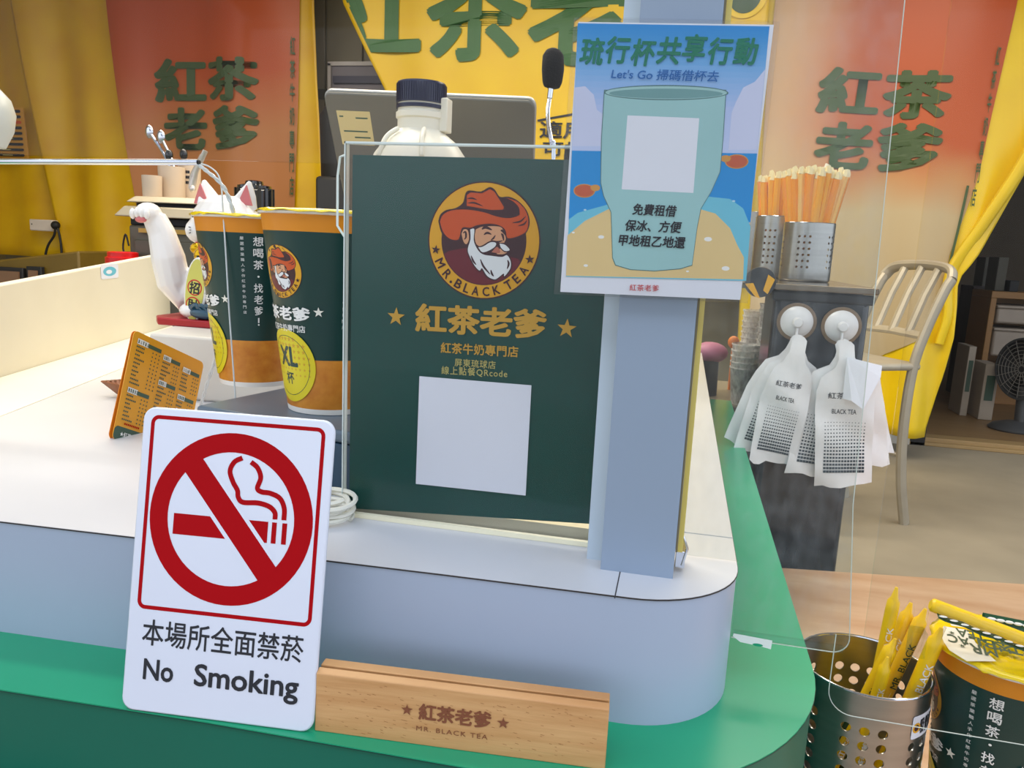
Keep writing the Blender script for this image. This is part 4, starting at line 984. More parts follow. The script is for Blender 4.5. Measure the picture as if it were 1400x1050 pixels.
for nm, lb, pts_, rw, m in (('ladle', 'steel ladle with curved bowl leaning out of the white utensil pot', [(204, 180), (212, 192), (226, 214), (236, 240)], .006, CHROME),
                        ('measuring_spoon', 'small clear measuring spoon beside the ladle in the pot', [(220, 187), (226, 200), (234, 216), (240, 240)], .005, CHROME)):
    q = smoothpts([at(px, py, y=ys+.14) for px, py in pts_], 4); g = G(); g.tube(q, rw, 8); g.ball(q[0], (.016, .008, .024), n=14); tag(g.build(nm, m), lb, 'utensil')
for px, py, lb in ((231, 212, 'spoon with black handle end standing in the white pot'), (251, 211, 'black-handled spoon standing in the slotted pot')):
    q = at(px, py, y=ys+(.14 if px < 240 else .21)); g = G(); g.ball(q, (.016, .012, .02), n=14).tube([q, q-Vector((.0, .0, .07))], .005, 8); tag(g.build('spoon', BLACKG), lb, 'utensil')
g = G(); q = [at(281, 206, y=ys+.05), at(268, 235, y=ys+.05), at(263, 258, y=ys+.05)]
g.tube(q, [.009, .008, .010], 8, flat=.4); g.tube([at(276, 212, y=ys+.05), at(262, 240, y=ys+.05), at(260, 258, y=ys+.05)], .007, 8); g.ball(q[2], (.012, .01, .014), n=12)
q2 = g.build('tongs', mat('tongs_silver', (214, 204, 196), .3, metal=.6)); tag(q2, 'silver tongs leaning on the side of the slotted pot', 'utensil')
# black blender lid
p = at(348, 275, y=1.74); bl2 = thing('blender', 'black ribbed appliance top behind the lucky cat ears', 'appliance', (p.x, 1.74, 0))
G().box(p.x-.07, p.x+.07, 1.67, 1.81, 0, p.z-.03).build('motor_base', BLACK, bl2, bevel=.01)
g = G().lathe([(0, -.03), (.044, -.03), (.045, .024), (.040, .028), (.040, .036), (.022, .04), (.020, .047), (.012, .049), (0, .049)], 40, c=(p.x, 1.74, p.z))
for k in range(16): g.box(.043, .047, -.004, .004, p.z-.02, p.z+.03, M=Matrix.Translation((p.x, 1.74, 0)) @ Matrix.Rotation(2*PI*k/16, 4, 'Z'))
g.build('lid', BLACKG, bl2)
# dark appliances in the gap between banners
p0_, p1_ = at(424, 130, y=3.9), at(470, 240, y=3.9)
dk = thing('dark_machine', 'black rounded kitchen machine in the gap between two banners', 'machine', (p0_.x+.12, 4.0, 0))
G().box(p0_.x, p1_.x+.15, 3.95, 4.3, 0, p1_.z).build('base', mat('machine_dark', (40, 40, 40), .5), dk, bevel=.02)
G().tube([(p0_.x+.12, 4.1, p1_.z), (p0_.x+.12, 4.1, p0_.z-.08), (p0_.x+.12, 4.1, p0_.z)], [.14, .15, .10], 20).build('hood', BLACK, dk)
wbx = thing('wall_box', 'pale grey electrical box with white rim on the grey wall behind the terminal', 'box', at(500, 120, y=4.95))
a, b = at(455, 88, y=4.95), at(540, 150, y=4.95)
G().box(a.x, b.x, 4.93, 5.07, b.z-.1, a.z).build('box', mat('wall_box_grey', (128, 122, 128), .5), wbx, bevel=.006)
G().box(a.x-.02, b.x, 4.915, 4.93, a.z-.015, a.z+.01).box(a.x-.02, a.x, 4.915, 4.93, b.z-.1, a.z).build('rim', mat('box_rim', (196, 190, 186), .4), wbx)
q = at(500, 109, y=4.93); G().box(a.x+.02, b.x, 4.91, 4.93, q.z-.025, q.z+.02).build('slot', mat('slot_dark', (66, 64, 80), .4), wbx)

# ------------------------------------------------------------------ wooden table at the right
tb_ = thing('brown_table', 'light brown laminate table beyond the green ledge holding straw bin and cup', 'table', (.9, .95, 0))
p, q = at(1040, 774, z=ZB), at(1400, 798, z=ZB); dv = (q-p).normalized(); q = p + dv*1.8
G().slab([(.136, .42), (p.x+dv.x*1.8, .42), (q.x, q.y), (p.x-.0, p.y)], ZB-.03, ZB).build('table_top', TABLE, tb_, bevel=.002)
for x, y in ((.20, .48), (1.8, .48), (1.8, 1.40), (.26, 1.25)): G().box(x-.02, x+.02, y-.02, y+.02, 0, ZB-.03).build('leg', DKGREY, tb_)

# perforated steel cans
def perf(name, label, loc, R, H, cols, rows, ztop, zbot, pat, thick=.0012, hole=.33, cat='holder', rim=.0022, rotz=0, group=None):
    t = thing(name, label, cat, loc, (0, 0, rotz), group)
    g = G(); K = 16; sq = [(1, 0), (1, .5), (1, 1), (.5, 1), (0, 1), (-.5, 1), (-1, 1), (-1, .5), (-1, 0), (-1, -.5), (-1, -1), (-.5, -1), (0, -1), (.5, -1), (1, -1), (1, -.5)]
    ci = [(math.cos(2*PI*i/K), math.sin(2*PI*i/K)) for i in range(K)]
    dA = 2*PI/cols; dz = (ztop-zbot)/rows; asp = R*dA/dz
    def pt(a, z): return (R*math.cos(a), R*math.sin(a), z)
    for c in range(cols):
        for r in range(rows):
            a0 = (c+.5)*dA; zc_ = zbot+(r+.5)*dz
            if not pat(c, r):
                vs = [pt(a0+x*dA/2, zc_+y*dz/2) for x, y in sq]; g.add(vs, [tuple(range(K))]); continue
            vs = [pt(a0+x*dA/2, zc_+y*dz/2) for x, y in sq] + [pt(a0+x*hole*min(1, 1/asp)*dA, zc_+y*hole*min(1, asp)*dz) for x, y in ci]
            g.add(vs, [(i, (i+1) % K, K+(i+1) % K, K+i) for i in range(K)])
    n = cols*4
    g.lathe([(R, ztop), (R, H)], n); g.lathe([(R*.9, 0), (R*.98, .002), (R, .006), (R, zbot)], n); g.lathe([(0, .001), (R*.9, 0)], n)
    g.build('wall', STEEL, t, False, smooth=50, solid=thick, merge=1e-5)
    G().tube([(R*math.cos(2*PI*i/48), R*math.sin(2*PI*i/48), H) for i in range(48)], rim, 8, closed=True).build('rim', CHROME, t, False)
    return t
hc = (at(1091, 890, z=.7125)+at(1264, 960, z=.7125)+at(1150, 852, z=.7125)+at(1215, 960, z=.7125))/4
HR = .057
hx = max(hc.x, .133+HR+.004)
hold = perf('straw_bin', 'perforated stainless steel bin of wrapped straws standing on the brown table', (hx, hc.y+.006, ZB), HR, .1645, 24, 9, .138, .012, lambda c, r: (c % 4 != 3), hole=.31, cat='bin', rim=.0013)
A = Art(); Rm = HR
A.rect(-.018, .123, .024, .145, WPAPER, .002); A.text('吸管紅茶', -.008, .126, .022, .142, INK, .03); A.disc(-.0125, .1335, .0048, EY); A.disc(-.0125, .1335, .003, EB)
th0 = math.radians(-38)
A.build('sticker', lambda u, v, h: ((Rm+.0008+h)*math.cos(th0+u/Rm), (Rm+.0008+h)*math.sin(th0+u/Rm), v+.002), hold, step=.004, world=False)
# wrapped straws
STY = mat('straw_yellow', (255, 208, 6), .35, coat=.2, var=.02); STG = mat('wrapper_dark_green', (30, 66, 34), .4)
zs = .7125; hx_, hy_ = hx, hc.y+.006
def wrapped(label, top, bot, rad, ww, seed, green=False):
    rad *= 1.15
    top, bot = Vector(top), Vector(bot); t = thing('wrapped_straw', label, 'straw', bot, group='wrapped straws in and over the bin'); d = (top-bot)
    G().tube([bot+d*.0, bot+d*.3, bot+d*.93, bot+d*.965, bot+d*.985, bot+d*1.03], [rad, rad, rad*1.1, rad*1.05, rad*.6, rad*.25], 14).build('straw', STY, t)
    rs = random.Random(seed); side = d.normalized().cross(Vector((0, 1, 0))).normalized(); g = G(); n = 14
    def fn(u, v):
        w = ww*(.85+.3*math.sin(v*7+seed))*(1 if v < .88 else max(.25, 1-(v-.88)*6)); p = bot + d*(v*1.06-.01)
        a = (u-.5)*2; return p + side*a*w + Vector((0, 1, 0))*(-(rad+.0012)*math.cos(a*1.5) - .001*math.sin(v*23+seed+a*3))
    g.grid(fn, 8, n); g.build('wrapper', FILM, t)
    A = Art(); A.text('紅茶老爹', .30, -.5, .52, .5, CUPT, .03); A.star(.58, 0, .035, CUPT); A.text('MR. BLACK', .62, -.45, .86, .45, STG if green else CUPT, .01)
    L_ = d.length
    A.build('wrapper_print', lambda u, v, h: bot + d*u + side*(v*rad*1.1) + Vector((0, -(rad+.0016)*math.sqrt(max(0, 1-(v*.75)**2)) - h, 0)), t, h0=2e-4)
    if green:
        def fg(u, v): p = bot + d*(v*.62); a = (u-.5)*2; return p + side*(a*ww*.8+ww*.6) + Vector((0, -(rad*.5)-.001*math.sin(v*9), 0))
        G().grid(fg, 4, 6).build('wrapper_band', STG, t, solid=.0002)
    return t
def tp(px, py, y): return at(px, py, y=y)
wrapped('yellow wrapped straw standing tallest and thinnest in the steel bin', tp(1224, 812, .73), (hx_+.005, hy_+.0, ZB+.02), .0046, .0052, 1)
wrapped('yellow straw with loose clear wrapper second tallest in the bin, star on it', tp(1243, 832, .745), (hx_+.006, hy_+.02, ZB+.02), .0052, .0085, 2)
wrapped('yellow straw in crinkled wrapper under the lying straw end', tp(1262, 840, .735), (hx_-.002, hy_+.012, ZB+.02), .0050, .0100, 3, True)
wrapped('yellow straw leaning lowest over the bin rim towards the cup', tp(1284, 866, .70), (hx_+.012, hy_-.012, ZB+.02), .0054, .0075, 4)
wrapped('yellow straw leaning low across the middle of the bin with dark green wrapper band', tp(1221, 880, .715), (hx_-.028, hy_-.005, ZB+.02), .0050, .0065, 5, True)
wrapped('yellow straw with clear torn wrapper end at the front rim of the bin', tp(1212, 905, .695), (hx_-.006, hy_-.022, ZB+.02), .0044, .0068, 6)

# big cup at the lower right
c3 = at(1368, 884, z=.748) + Vector((.008, 0, 0))
cup3 = drink_cup('paper drink cup with yellow and white film lid standing on the brown table', (c3.x, c3.y, ZB), math.radians(-105), .0595, .041, .200, 'big')
A = Art(); ZL = ZB+.2035
def L3_(px, py): p = at(px, py, z=ZL); return (p.x, p.y)
A.poly([L3_(*q) for q in ((1283, 868), (1290, 857), (1322, 862), (1334, 880), (1362, 905), (1322, 905), (1298, 890))], LIDW)
for q in (((1300, 855), (1372, 864)), ((1390, 868), (1420, 880))): A.line([L3_(*p_) for p_ in q], .004, LIDW)
for s_, px, py, w, h_ in (('TEA', 1327, 869, 30, 13), ('AC', 1310, 876, 22, 12), ('BL', 1343, 880, 26, 13), ('MR.', 1342, 890, 30, 13), ('茶', 1371, 884, 22, 22), ('紅', 1394, 890, 22, 22)):
    u, v = L3_(px, py); k = .00078
    A.text(s_, u-w*k/2, v-h_*k/1.15, u+w*k/2, v+h_*k/1.15, STG, .015, math.radians(168))
A.star(*L3_(1315, 885), .003, STG); A.star(*L3_(1301, 867), .003, STG)
A.build('lid_lettering', lambda u, v, h: (u - c3.x, v - c3.y, ZL-ZB+.0004+h), cup3, world=False)
for o in cup3.children:
    if o.name.startswith('lid_lettering'): o.matrix_parent_inverse = Matrix.Rotation(-(math.radians(-105)), 4, 'Z')
# straw lying over the cup
p0_ = at(1272, 826, z=.790); p1_ = at(1420, 882, z=.768)
ls = thing('wrapped_straw', 'yellow wrapped straw lying across the lid of the cup from bin to cup', 'straw', p0_, group='wrapped straws in and over the bin')
dd = p1_-p0_
G().tube([p0_, p0_+dd*.02, p0_+dd*1.0], [.0040, .0060, .0060], 14).build('straw', STY, ls)
sd = Vector((dd.y, -dd.x, 0)).normalized()
def fnw(u, v): 
    a = (u-.5)*2; return p0_ + dd*v + sd*(a*.008+.004)*(1 if v > .1 else .4+v*6) + Vector((0, 0, .0052-.004*abs(a)-.0009*math.sin(v*31+a*4)-.004*max(0, a)))
G().grid(fnw, 8, 22).build('wrapper', FILM, ls)
def fng(u, v): return p0_ + dd*(.05+v*.95) + sd*(.006+.006*u) + Vector((0, 0, -.0035-.002*u-.0008*math.sin(v*19)))
G().grid(fng, 3, 16).build('wrapper_band', STG, ls, solid=.0002)
g = G()
for k in range(9): q = p0_ + dd*(.10+.1*k) + sd*.0095 + Vector((0, 0, -.0034)); g.ball(q, (.0035, .0018, .0008), n=8)
g.build('wrapper_print', CUPT, ls)
# second wrapped straw behind the lid
p0_ = at(1345, 846, z=.765); p1_ = at(1425, 862, z=.760)
ls = thing('wrapped_straw', 'dark green wrapped straw partly hidden behind the yellow lid', 'straw', p0_, group='wrapped straws in and over the bin')
G().tube([p0_, p1_], .0060, 10, flat=.5).build('wrapper', mat('straw_wrapper_green', (20, 74, 48), .3, coat=.5), ls)
g = G(); dd = p1_-p0_
for k in range(6): g.ball(p0_+dd*(.1+.15*k)+Vector((0, -.004, .003)), (.004, .002, .0015), n=8)
g.build('wrapper_print', CUPT, ls)

# ------------------------------------------------------------------ black tower, straw cans, hooks and bags
yt = 1.45; zt = 1.037
xl_, xr_ = at(1058, 400, y=yt).x, at(1196, 430, y=yt).x
tw = thing('black_tower', 'tall black cabinet with a steel top carrying the cans of orange straws', 'cabinet', ((xl_+xr_)/2, yt+.3, 0))
G().box(xl_+.002, xr_-.008, yt, yt+.17, 0, zt-.012).box(.262, xr_-.01, yt+.17, yt+.61, 0, zt-.012).build('body', mat('tower_black', (30, 34, 38), .18, var=.3, vscale=14, stretch=(3, 1, .4)), tw, bevel=.012)
G().slab(rrect(xl_-.075, yt-.012, xr_+.002, yt+.64, .012), zt-.011, zt).build('top_plate', mat('tower_top', (120, 108, 92), .16, metal=.7), tw, bevel=.002)
G().box(xl_-.003, xr_-.003, yt-.006, yt+.01, zt-.03, zt-.012).build('lip', BLACK, tw, bevel=.004)
def canat(px, R, y): p = at(px, 370, y=y); return p.x
yc1 = 1.69; R1 = (at(1143, 302, y=yc1).x - at(1073, 302, y=yc1).x)/2; x1_ = (at(1143, 302, y=yc1).x + at(1073, 302, y=yc1).x)/2
H1 = at(1105, 304, y=yc1-R1).z - zt
pt_ = lambda c, r: (c % 6) in (0, 1, 2)
perf('straw_can', 'nearest perforated steel can packed with orange straws on the black tower', (x1_, yc1, zt), R1, H1, 30, 6, H1*.82, H1*.2, pt_, hole=.24, cat='can', rim=.001, rotz=.35, group='steel cans on the tower')
yc2 = 1.86; R2_ = .050; x2 = at(1062, 330, y=yc2).x; H2 = at(1060, 295, y=yc2-R2_).z - zt
perf('straw_can', 'middle steel can half hidden behind the nearest one, with orange straws', (x2, yc2, zt), R2_, H2, 30, 6, H2*.82, H2*.2, pt_, hole=.24, cat='can', rim=.001, rotz=.2, group='steel cans on the tower')
yc3 = 1.97; x3 = at(1040, 320, y=yc3).x; H3 = at(1042, 290, y=yc3-.045).z - zt
perf('straw_can', 'rearmost narrow steel can at the edge of the laminated card', (x3-.012, yc3-.0, zt), .042, H3, 30, 6, H3*.82, H3*.2, pt_, hole=.24, cat='can', rim=.001, group='steel cans on the tower')
ORG = clear('x', ) if False else None
SO = [mat('straw_orange', (255, 156, 24), .35, coat=.3), mat('straw_orange_pale', (255, 198, 110), .35, coat=.3), mat('straw_amber', (255, 174, 44), .35, coat=.3)]
STIP = mat('straw_tip', (240, 222, 170), .3)
def mk_straw(i, m):
    t = thing('orange_straw', 'orange wrapped straw packed among many in the steel cans', 'straw', (0, 0, 0), group='orange straws in the cans')
    G().tube([(0, 0, 0), (0, 0, .187)], .0076, 8).build('straw', m, t, False)
    G().tube([(0, 0, .1871), (.001, 0, .192), (-.001, .001, .199)], [.0076, .006, .004], 6).build('wrapper_tip', STIP, t, False); return t
protos = [mk_straw(i, m) for i, m in enumerate(SO)]; usedp = set(); rs = random.Random(11)
def put_straw(cx, cy, R, htop, lean, maxr, i=0, n=1):
    k = rs.randint(0, 2); a = i*2.39996; q = math.sqrt((i+.5)/n); r = maxr*q
    if k not in usedp: o = protos[k]; usedp.add(k)
    else:
        s = protos[k]; o = s.copy(); COL.objects.link(o)
        for c in s.children: d = c.copy(); COL.objects.link(d); d.parent = o
    h = htop*rs.uniform(.97, 1.03); s_ = h/.199
    o.location = (cx+r*.49*math.cos(a), cy+r*.49*math.sin(a), zt+.004)
    tx, ty = r*lean*math.cos(a), r*lean*math.sin(a)
    d = Vector((tx, ty, h)).normalized(); o.rotation_euler = Vector((0, 0, 1)).rotation_difference(d).to_euler(); o.scale = (1, 1, s_)
hS = at(1105, 235, y=yc1).z - zt
for k in range(95): put_straw(x1_, yc1, R1, hS, 1.12, R1*.8, k, 95)
hS2 = at(1060, 240, y=yc2).z - zt
for k in range(32): put_straw(x2, yc2, R2_, hS2, .9, R2_*.75, k, 32)
o = thing('orange_straw', 'transparent white straw tip sticking out above the orange straws', 'straw', (x1_+.01, yc1, zt+.004), group=None)
G().tube([(0, 0, 0), (.006, 0, hS*1.0), (.012, 0, hS*1.05)], [.003, .003, .006], 8).build('straw', mat('straw_white', (236, 230, 214), .3), o, False)

HKW = mat('hook_white', (232, 230, 228), .3, coat=.3); HKB = mat('hook_shadow', (122, 98, 70), .3)
BAG = mat('paper_bag_white', (244, 242, 240), .6, var=.02, vscale=30, bump=.5, bscale=25)
def hook(label, px, py):
    p = at(px, py, y=yt-.004); t = thing('suction_hook', label, 'hook', (p.x, yt-.004, p.z), group='white suction hooks on the black tower')
    M = Matrix.Rotation(PI/2, 4, 'X')
    G().lathe([(0, 0), (.0325, 0), (.034, .0015), (.031, .003), (0, .0035)], 24, M=M).build('hook_shadow', HKB, t, False)  # brown disc painting in the shadow and reflection round the suction cup
    G().lathe([(.0, .0135), (.010, .013), (.020, .0105), (.0275, .004), (.028, .0032), (0, .0032)], 32, M=M).build('cup', HKW, t, False)
    g = G().lathe([(0, .0225), (.007, .022), (.0095, .019), (.0095, .0135), (0, .0135)], 20, M=M)
    g.tube(smoothpts([(0, -.016, -.006), (.0, -.018, -.022), (0, -.024, -.030), (0, -.032, -.028), (0, -.034, -.020)], 5), .0022, 8)
    g.build('hook_arm', HKW, t, False); return p
h1 = hook('white suction hook with the narrower bunch of bags, above the clear cups', 1089, 440)
h2 = hook('white suction hook nearer the chair with the wide bunch of bags', 1150, 446)
def bag(label, hp, w, hgt, rot, yoff, dots, tilt=0, fold=0, top=.03, sx=0):
    t = thing('drink_bag', label, 'bag', (hp.x, yt-.034-yoff, hp.z-.030), (0, math.radians(rot), 0), group='white paper drink bags on the hooks')
    # outline: hanging tab, shoulders, body
    pts = [(-.012, .004), (-.013, -.02), (-.018, -.035), (-w*.42, -.05), (-w*.5, -.075), (-w*.5+sx, -hgt), (w*.5+sx, -hgt+.004), (w*.5, -.07), (w*.40, -.047), (.018, -.035), (.013, -.02), (.012, .004), (.006, .010), (-.006, .010)]
    rs = random.Random(int(w*1e4+rot*7)); nb = 7
    hem = [(-w*.5+sx+w*k/nb+rs.uniform(-.002, .002), -hgt+.004*k/nb+rs.uniform(-.004, .004)) for k in range(nb+1)]
    pts = pts[:5] + [(-w*.5+rs.uniform(-.004, .003), -hgt*.5), ] + hem + [(w*.5+rs.uniform(-.003, .004), -hgt*.5)] + pts[7:]
    for s, nm in ((1, 'front_sheet'), (-1, 'back_sheet')):
        B = Art(); B.poly(pts, BAG)
        def fn(u, v, h, s=s):
            k = max(0, min(1, -v/hgt)); e = 1-min(1, abs(u)/(w*.5)) ; b = (.0042*math.sin(PI*min(1, k*1.02))*e**.5 if e > 0 else 0)
            return (u, s*-(b+.0004) + .004*math.sin(u*45+v*30+rot*.1)*min(1, abs(v)*8) + .0016*math.sin(v*80+u*60), v)
        B.build(nm, fn, t, step=.009, vstep=.012, world=False, h0=0, dh=0)
    if dots:
        C = Art(); c0, c1_, r0_, r1_ = -w*.36, w*.36, -hgt*.90, -hgt*.52; nx, ny = 14, 15
        for i in range(nx):
            for j in range(ny):
                x = c0+(c1_-c0)*(i+.5)/nx; z = r0_+(r1_-r0_)*(j+.5)/ny; f = 1-(j/ny)*.75
                ww_ = (c1_-c0)/nx*.46*f; hh_ = (r1_-r0_)/ny*.36*f; x += sx*(-z/hgt)
                C.rect(x-ww_, z-hh_, x+ww_, z+hh_, mat('bag_ink', (52, 66, 74), .6), step=0)
        C.text('紅茶老爹', -w*.30, -hgt*.36, w*.28, -hgt*.315, INK, .01, step=0); C.text('BLACK TEA', -w*.22, -hgt*.47, w*.18, -hgt*.435, INK, .01, step=0)
        def fp(u, v, h):
            k = max(0, min(1, -v/hgt)); e = max(0, 1-min(1, abs(u)/(w*.5))); b = .0042*math.sin(PI*min(1, k*1.02))*e**.5
            return (u, -(b+.0009+h) + .004*math.sin(u*45+v*30+rot*.1)*min(1, abs(v)*8) + .0016*math.sin(v*80+u*60), v)
        C.build('printed_dots', fp, t, world=False, step=.009, h0=2e-4, dh=0)
    return t
bag('white drink bag with dark dot print, front one on the narrower bunch', h1, .075, .222, 7, .030, True)
bag('white drink bag behind the front one of the narrower bunch, turned to the clear cups', h1, .085, .215, 13, .020, True)
bag('white drink bag with blank face at the back of the narrower bunch', h1, .085, .210, 19, .010, False)
bag('white drink bag tucked between the two bunches, swung towards the wide bunch', h1, .080, .218, -4, .006, False)
bag('white drink bag with large dark dot print, front one on the wide bunch', h2, .094, .242, -5, .038, True)
bag('white drink bag right behind the front bag of the wide bunch', h2, .100, .236, 6, .026, True)
bag('white drink bag at the back of the wide bunch, swung towards the chair', h2, .100, .220, -13, .014, False)
bag('white drink bag right behind the swung one of the wide bunch, corner peeking out', h2, .095, .205, -17, .004, False)
# folded flap on the wide bunch
fl = at(1178, 520, y=yt-.09); tag(G().add([at(1158, 488, y=yt-.082), at(1206, 500, y=yt-.082), at(1204, 516, y=yt-.086), at(1180, 560, y=yt-.092), at(1164, 548, y=yt-.094), at(1152, 545, y=yt-.084)], [(0, 1, 2), (0, 2, 3), (0, 3, 4), (0, 4, 5)]).build('bag_flap', mat('bag_flap_white', (238, 240, 246), .5), None, smooth=0, solid=.0006), 'folded white corner flap bent over the wide bunch of bags', 'bag')

# clear cup stacks beside the tower
cst = thing('side_cabinet', 'grey cabinet behind the counter edge carrying the stacked clear cups', 'cabinet', (.03, 2.0, 0))
G().box(-.10, .255, 1.88, 2.25, 0, .73).build('carcass', mat('side_cab', (118, 108, 92), .5), cst, bevel=.006)
def cupstack(label, px, py, y, n, R=.036):
    p = at(px, py, y=y); z0 = .73; t = thing('clear_cup_stack', label, 'cups', (p.x, y, z0), group='stacks of clear cups by the tower')
    for k in range(n):
        G().lathe([(0, .002), (R*.7, 0), (R*.72, .004), (R*.97, .085), (R*1.02, .087), (R*1.02, .090), (R*.98, .090)], 24, c=(0, 0, k*.014)).build('clear_cup', CUPCLEAR, t, False)
cupstack('tall stack of clear cups next to the black tower', 1044, 560, 1.93, 12, .034)
cupstack('short stack of clear cups in front of the grey cabinet edge', 1012, 560, 1.91, 5, .034)
cupstack('middle-height stack of clear cups behind the other two', 1024, 540, 2.10, 10, .036)
p = at(974, 482, y=2.0); pk = thing('pink_pouch', 'pink rounded pouch beside the clear cups', 'pouch', (p.x, 2.0, .73))
G().tube([(p.x-.01, 2.0, .73), (p.x-.01, 2.0, p.z-.02)], [.03, .028], 16).build('tub', mat('dark_tub', (60, 56, 60), .5), pk)
G().ball((p.x-.005, 2.0, p.z), (.044, .035, .027)).build('pouch', mat('pouch_pink', (196, 122, 150), .5), pk)
p = at(1003, 468, y=2.1); tag(G().ball((p.x, 2.1, p.z), (.015, .012, .017)).tube([(p.x, 2.1, p.z), (p.x, 2.1, .73)], .004).build('orange_stopper', mat('stopper_orange', (230, 130, 40), .4)), 'small orange stopper on a stick above the clear cups', 'stopper')
# round yellow ornament at the tower edge under the card
p = at(1040, 386, y=1.42); o = thing('round_badge', 'round black and yellow badge hanging at the edge of the steel top plate', 'badge', (p.x, 1.43, p.z))
M = Matrix.Rotation(PI/2, 4, 'X')
G().lathe([(0, .004), (.026, .004), (.027, 0), (0, 0)], 32, M=M).build('disc', mat('badge_black', (40, 44, 50), .3), o, False)
G().add([(-.026, -.006, -.004), (-.012, -.006, -.002), (.002, -.006, -.028), (-.006, -.006, -.026), (-.026, -.0045, -.004), (-.012, -.0045, -.002), (.002, -.0045, -.028), (-.006, -.0045, -.026)], BXF).add([(.012, -.006, .014), (.024, -.006, .006), (.014, -.006, -.02), (.006, -.006, -.014), (.012, -.0045, .014), (.024, -.0045, .006), (.014, -.0045, -.02), (.006, -.0045, -.014)], BXF).build('yellow_petal', EY, o, False)

# ------------------------------------------------------------------ aluminium chair
fr0 = at(1236, 716, z=0); ch = thing('counter_chair', 'brushed aluminium chair with slatted back standing by the yellow banner', 'chair', (fr0.x, fr0.y, 0))
lat = Vector((-.50, .87, 0)).normalized(); fw = Vector((-lat.y, lat.x, 0)); fw = fw if fw.x < 0 else -fw
Wc, Dc = .36, .40
def cpt(a, b, z): return Vector((fr0.x, fr0.y, 0)) + lat*(a) + fw*(b) + Vector((0, 0, z))
zs_ = .66
def rear(a): return [cpt(a, 0, 0.0), cpt(a, .05, .20), cpt(a, .075, .42), cpt(a, .07, zs_), cpt(a, .03, .82), cpt(a, -.035, .98), cpt(a, -.065, 1.03)]
ra, rb = smoothpts(rear(0), 5), smoothpts(rear(Wc), 5)
G().tube(ra, .026, 10, flat=.7).build('leg', ALU, ch); G().tube(rb, .026, 10, flat=.7).build('leg', ALU, ch)
topc = [ra[-1], cpt(.02, -.08, 1.062), cpt(.07, -.088, 1.078), cpt(Wc/2, -.095, 1.084), cpt(Wc-.07, -.088, 1.078), cpt(Wc-.02, -.08, 1.062), rb[-1]]
G().tube(smoothpts(topc, 5), .026, 10, flat=.7).build('top_rail', ALU, ch)
G().tube([cpt(.0, .035, .80), cpt(Wc/2, .028, .805), cpt(Wc, .035, .80)], .02, 8, flat=.6).build('lower_rail', ALU, ch)
for k in range(3):
    a = Wc*(.25+.25*k); G().tube([cpt(a, .03, .80), cpt(a, -.03, .96), cpt(a, -.09, 1.08)], .014, 8, flat=1.3).build('slat', ALU, ch)
seat = [cpt(-.015, -.0+.04, 0), cpt(Wc+.015, .04, 0), cpt(Wc+.03, .40, 0), cpt(-.03, .40, 0)]
G().slab([(p.x, p.y) for p in seat], zs_, zs_+.03).build('seat', ALU, ch, bevel=.012)
for a, s in ((-.01, -1), (Wc+.01, 1)): G().tube(smoothpts([cpt(a, .38, zs_), cpt(a+.02*s, .40, .35), cpt(a+.03*s, .43, 0)], 5), .022, 8).build('leg', ALU, ch)
for z in (.30,): 
    G().tube(smoothpts([cpt(0, .065, z), cpt(.1, .12, z+.015), cpt(Wc/2, .15, z+.02), cpt(Wc-.1, .12, z+.015), cpt(Wc, .065, z)], 5), .010, 8).build('stretcher', ALU, ch)

# ------------------------------------------------------------------ back room furniture
def rb_(px, py, y): return at(px, py, y=y)
yR = 6.3
sh = thing('drawer_shelf', 'wooden shelf unit with white pull-out trays in the dark back room', 'shelf', (2.5, yR+.2, .03))
a = rb_(1352, 407, yR); b = rb_(1337, 545, yR)
WD = mat('shelf_wood', (160, 118, 66), .5, stretch=(1, 1, 6)); TW_ = mat('tray_white', (176, 164, 150), .5)
x0 = (a.x+b.x)/2; zt_ = a.z
G().box(x0, x0+.04, yR, yR+.4, .03, zt_).box(x0+1.0, x0+1.04, yR, yR+.4, .03, zt_).box(x0, x0+1.04, yR, yR+.4, zt_, zt_+.05).box(x0+.04, x0+1.0, yR+.38, yR+.4, .03, zt_).build('frame', WD, sh, bevel=.004)
for za_, zb2_ in ((416, 441), (447, 486)):
    q0, q1 = rb_(1352, za_+4, yR), rb_(1352, zb2_, yR); t_ = G().box(x0+.05, x0+.62, yR-.01, yR+.36, q1.z, q0.z).build('tray', TW_, sh, bevel=.015); G().box(x0+.045, x0+.64, yR-.02, yR+.37, q0.z, q0.z+.02).build('tray_lip', TW_, t_, bevel=.006)
G().box(x0+.04, x0+1.0, yR+.02, yR+.38, rb_(1352, 500, yR).z-.03, rb_(1352, 500, yR).z).build('board', WD, sh)
def carton(label, x0p, y0p, x1p, y1p, y, m, dep=.25, base=None, band=None, grp=None):
    p, q = rb_(x0p, y1p, y), rb_(x1p, y0p, y); zb3 = p.z if base is None else base
    t = thing('carton', label, 'box', ((p.x+q.x)/2, y+dep/2, zb3), group=grp)
    G().box(p.x, q.x, y, y+dep, zb3, q.z).build('box', m, t, bevel=.004)
    if band: G().box(p.x+(q.x-p.x)*.2, q.x-(q.x-p.x)*.2, y-.003, y, zb3+(q.z-zb3)*.35, zb3+(q.z-zb3)*.8).build('printed_label', band, t)
BXW = mat('carton_white', (178, 166, 150), .6); BXK = mat('carton_dark', (60, 48, 40), .6); BXG = mat('carton_grey_green', (84, 82, 70), .6)
carton('upright white carton with dark label on the back room floor', 1320, 474, 1336, 512, 6.0, BXW, base=.031, band=MG)
carton('low white carton with dark label under the tray shelf', 1345, 499, 1368, 519, 5.9, BXW, base=.031, band=MG)
carton('tall brown cupboard side left of the tray shelf in the back room', 1318, 392, 1351, 480, 6.9, BXK, .3, base=.031)
